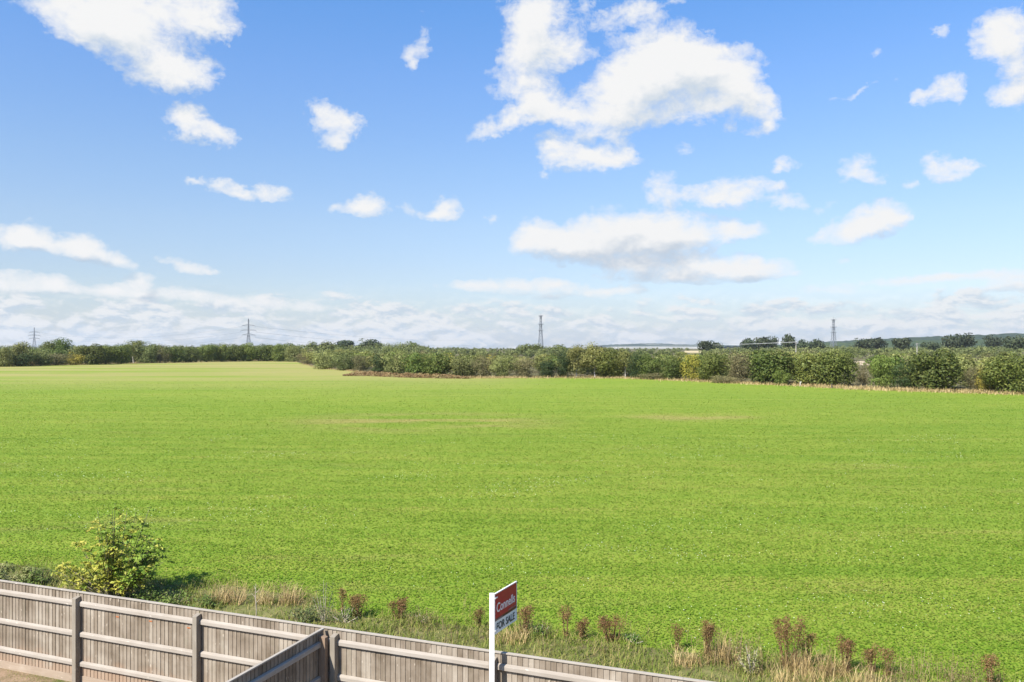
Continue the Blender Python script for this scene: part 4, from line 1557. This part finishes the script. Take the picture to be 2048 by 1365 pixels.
# thin dry stalks standing all through the verge
px_ = rng.uniform(560, 2110, 2600)
ed = near_edge(px_)
py_ = ed + rng.normal(6, 16, len(px_))
kk = fbm2(px_ / 60, py_ / 30, 1.0, 141) > .52
px_, py_ = px_[kk], py_[kk]
dd_ = H * F / (py_ - HZ)
P = np.stack([(px_ - 1024) * dd_ / F, dd_, np.zeros(len(px_))], 1)
hh_ = rng.uniform(.18, .62, len(P)) * np.interp(px_, [560, 1100, 1500, 2100], [.6, .75, 1.1, .9])
SV = blades(P, hh_, .45, .010, rng, 3)
tips = np.repeat(P, 5, 0) + np.stack([rng.normal(0, .03, 5 * len(P)), rng.normal(0, .03, 5 * len(P)), np.repeat(hh_, 5) * rng.uniform(.55, 1.0, 5 * len(P))], 1)
SV = np.concatenate([SV, leaf_quads(tips, unit(rng.normal(size=tips.shape)), .026, rng, .6)])
M['dry_stalk'] = leaf_mat('dry_stalk', (.10, .065, .032), (.22, .155, .075), (.38, .29, .16), transl=.15, nscale=1.5, objvar=0)
tag(link('dry_stalks', quad_mesh('dry_stalks', SV), M['dry_stalk']), 'thin dry brown stalks scattered through the rough verge grass', 'dry stalks', kind='stuff')


def leafy_stems(name, q, h, wd, ns, nleaf, leaf, mat, stem_mat, label, cat, seed, group=None, arch=.5, low=.25, rs=.012):
    """an upright plant of several leafy stems"""
    r = np.random.default_rng(seed)
    root = empty(name, q, 0)
    tag(root, label, cat, group)
    mb = MB()
    C, Nn = [], []
    for k in range(ns):
        a = r.uniform(0, 6.28)
        rad = wd * .5 * math.sqrt(r.random())
        hh = h * (1 - .55 * (rad / (wd * .5)) ** 2) * r.uniform(.8, 1.0)
        b = np.array([math.cos(a), math.sin(a), 0])
        p0, p1, p2 = b * rad * .15, b * rad * (.65 if arch else .5) + [0, 0, hh * .55], b * rad + [0, 0, hh]
        mb.tube([p0, p1, p2], [rs, rs * .7, rs * .3], 5)
        m = int(nleaf * hh / h)
        t = low + (1 - low) * r.random(m) ** .8
        w0, w1, w2 = (1 - t) ** 2, 2 * t * (1 - t), t ** 2
        ax = w0[:, None] * p0 + w1[:, None] * p1 + w2[:, None] * p2
        sp = r.normal(0, 1, (m, 3)) * np.array([1, 1, .6]) * (.05 + .10 * h * .5)
        C.append(ax + sp)
        Nn.append(unit(sp + np.array([0, 0, .12])))
    mb.obj('stems', M[stem_mat], root)
    C, Nn = np.concatenate(C), np.concatenate(Nn)
    C[:, 2] = np.maximum(C[:, 2], .03)
    Nn = unit(Nn * .5 + np.array([0, 0, .7]) + .45 * r.normal(size=C.shape))
    link('leaves', quad_mesh('leaves', leaf_quads(C, Nn, leaf * r.uniform(.6, 1.3, len(C)), r, .55)), M[mat], root)
    return root


# the big yellow-green shrub behind the fence
def shrub():
    q = ground_at(226, 1196)
    h, wd = 2.12, 3.3
    r = np.random.default_rng(77)
    root = empty('shrub', q, 0)
    tag(root, 'large yellow green shrub growing behind the fence at left', 'shrub')
    mb = MB()
    G, Yl = ([], []), ([], [])
    tips = []
    for k in range(52):
        a = r.uniform(0, 6.28)
        f = math.sqrt(r.random())
        tips.append((f * math.cos(a) * wd * .5, f * math.sin(a) * wd * .38, 0))
    for (tx, ty, _) in tips:
        u = tx / (wd * .5)
        lim = np.interp(u, [-1, -.75, -.45, -.2, .0, .25, .5, .75, 1], [.85, 1.55, 1.45, 2.35, 2.75, 2.60, 1.80, 1.55, .95])
        hh = lim * r.uniform(.55, 1.0)
        p0 = np.array([tx * .12, ty * .2, 0])
        p1 = np.array([tx * .55, ty * .6, hh * .5])
        p2 = np.array([tx, ty, hh])
        mb.tube([p0, p1, p2], [.016, .011, .004], 5)
        # sprays of long drooping leaflets along each shoot
        for j in range(16):
            t = r.uniform(.30, 1.0)
            ax = (1 - t) ** 2 * p0 + 2 * t * (1 - t) * p1 + t * t * p2
            aa = r.uniform(0, 6.28)
            dv = np.array([math.cos(aa), math.sin(aa), r.uniform(-.15, .55)])
            dv /= np.linalg.norm(dv)
            Lr = r.uniform(.16, .34)
            m = 9
            s = np.linspace(.25, 1, m)
            c = ax + dv * (s * Lr)[:, None] + np.array([0, 0, -1]) * (s ** 2 * Lr * .35)[:, None]
            sd = np.cross(dv, [0, 0, 1.0])
            c = c + sd * (np.where(np.arange(m) % 2 == 0, 1, -1) * .030)[:, None] + r.normal(0, .010, (m, 3))
            nn = unit(np.tile(np.array([0, -.15, 1.0]), (m, 1)) + .5 * r.normal(size=(m, 3)))
            z = c[:, 2].mean()
            yel = r.random() < np.clip(.80 - .62 * (c[:, 0].mean() - .05) - .34 * (z - 1.0), .08, .92)
            (Yl if yel else G)[0].append(c)
            (Yl if yel else G)[1].append(nn)
    mb.obj('stems', M['shrub_stem'], root)
    for nm, (c, nn), mt in (('green_leaves', G, 'shrub_green'), ('yellow_leaves', Yl, 'shrub_yellow')):
        c, nn = np.concatenate(c), np.concatenate(nn)
        o = link(nm, quad_mesh(nm, leaf_quads(c, nn, .108 * r.uniform(.6, 1.3, len(c)), r, .50)), M[mt], root)
        if nm == 'yellow_leaves':
            o['label'] = 'yellowed lower leaves'


M['shrub_stem'] = bark_mat('shrub_stem', (.10, .085, .055), (.22, .19, .13), 14)
M['shrub_green'] = leaf_mat('shrub_green_leaf', (.090, .160, .016), (.180, .265, .030), (.31, .37, .060), nscale=3, objvar=0, spec=.25)
M['shrub_yellow'] = leaf_mat('shrub_yellow_leaf', (.17, .20, .020), (.33, .33, .042), (.56, .48, .10), nscale=3, objvar=0, spec=.35)
shrub()

leafy_stems('sapling', ground_at(648, 1246), 1.12, .62, 7, 95, .052, 'sapling_leaf', 'dry_stem', 'slender leafy sapling behind the fence near its corner', 'sapling', 31, rs=.010, low=.1)
leafy_stems('weed_plant', ground_at(1503, 1350), .72, .60, 8, 60, .060, 'pale_leaf', 'dry_stem', 'pale leaved weed between the tall straw tuft and the largest dock', 'weed', 32, low=.15)
leafy_stems('weed_plant', ground_at(1082, 1270), .30, .50, 9, 46, .070, 'weed_leaf', 'dry_stem', 'dark green leafy clump added as the shadow right of the dock beside the sign', 'weed', 33, low=.05)  # added leaves standing in for the dark patch of the dock's shadow
leafy_stems('weed_plant', ground_at(838, 1246), .22, .50, 8, 36, .060, 'weed_leaf', 'dry_stem', 'low green weed right of the rusty round dock', 'weed', 34, low=.05)
leafy_stems('weed_plant', ground_at(1262, 1288), .22, .60, 8, 36, .065, 'weed_leaf', 'dry_stem', 'low green weed right of the bushy grey brown dock', 'weed', 35, low=.05)
leafy_stems('weed_plant', ground_at(690, 1246), .45, .70, 9, 50, .050, 'sapling_leaf', 'dry_stem', 'leafy weed at the foot of the rusty red dock clump', 'weed', 36, low=.1)


def bush(i, x, yt, yb, w, label, mat='bramble', n=2600, leaf=.062):
    q, h, wd = place(x, yt, yb, w)
    C, Nm, sz, bc, r = crown_geo(900 + i, wd, h, .0, 18, n, leaf, 0, .45, .1, rb=(.16, .34))
    C[:, 1] *= .6
    root = empty('bramble_bush', q, 0)
    tag(root, label, 'bush', 'low brambles behind the fence')
    link('leaves', quad_mesh('leaves', leaf_quads(C, unit(Nm + np.array([0, 0, .5])), sz, r, .7)), M[mat], root)
    mb = MB()
    rr = random.Random(i)
    for k in range(10):
        e = Vector(bc[rr.randrange(len(bc))])
        e.y *= .6
        mb.tube([(e.x * .3, e.y * .3, 0), (e.x * .7, e.y * .7, e.z * .8), tuple(e)], [.010, .008, .004], 4)
    mb.obj('stems', M['shrub_stem'], root)


bush(0, 24, 1124, 1172, 140, 'grey green bramble in the lower left corner behind the fence')
for k, (x, yb, hh, ww, ns, lab) in enumerate([
        (80, 1172, .62, 1.1, 16, 'loose green weeds left of the yellow green shrub'),
        (300, 1206, .50, 1.1, 16, 'green weeds under the right side of the yellow green shrub'),
        (352, 1212, .42, 1.0, 14, 'low green weeds right of the yellow green shrub'),
        (408, 1218, .34, .9, 12, 'low weeds below the wide straw tuft'),
        (605, 1244, .42, .8, 12, 'low leafy weeds left of the slender sapling')]):
    leafy_stems('weed_plant', ground_at(x, yb), hh, ww, ns, 60, .070, 'weed_leaf' if k != 4 else 'sapling_leaf', 'shrub_stem', lab, 'weed', 60 + k, low=.05)
# dead bare stem
q = ground_at(512, 1243)
mb = MB()
mb.tube([(0, 0, -.05), (.01, 0, .3), (-.015, 0, .62), (.0, 0, .92)], [.016, .014, .011, .006], 6)
for z, s in ((.45, .10), (.58, -.12), (.70, .09), (.78, -.07)):
    mb.tube([(0, 0, z), (s, .03, z + .10)], [.007, .003], 4)
o = mb.obj('dead_stem', M['dry_stem'])
o.location = q
tag(o, 'bare pale dead stem standing behind the fence left of its corner', 'stem')


# ------------------------------------------------------------------ air
def haze():
    m, N = new_mat('hazy_air')
    v = N.n('ShaderNodeVolumePrincipled')
    v.inputs['Color'].default_value = (.86, .92, 1.0, 1)
    v.inputs['Density'].default_value = .00006
    v.inputs['Anisotropy'].default_value = .2
    o = N.n('ShaderNodeOutputMaterial')
    N.L(v.outputs[0], o.inputs['Volume'])
    mb = MB()
    mb.box(-8200, 8200, -200, 8200, -40, 130)
    tag(mb.obj('haze', m), kind='stuff')


haze()
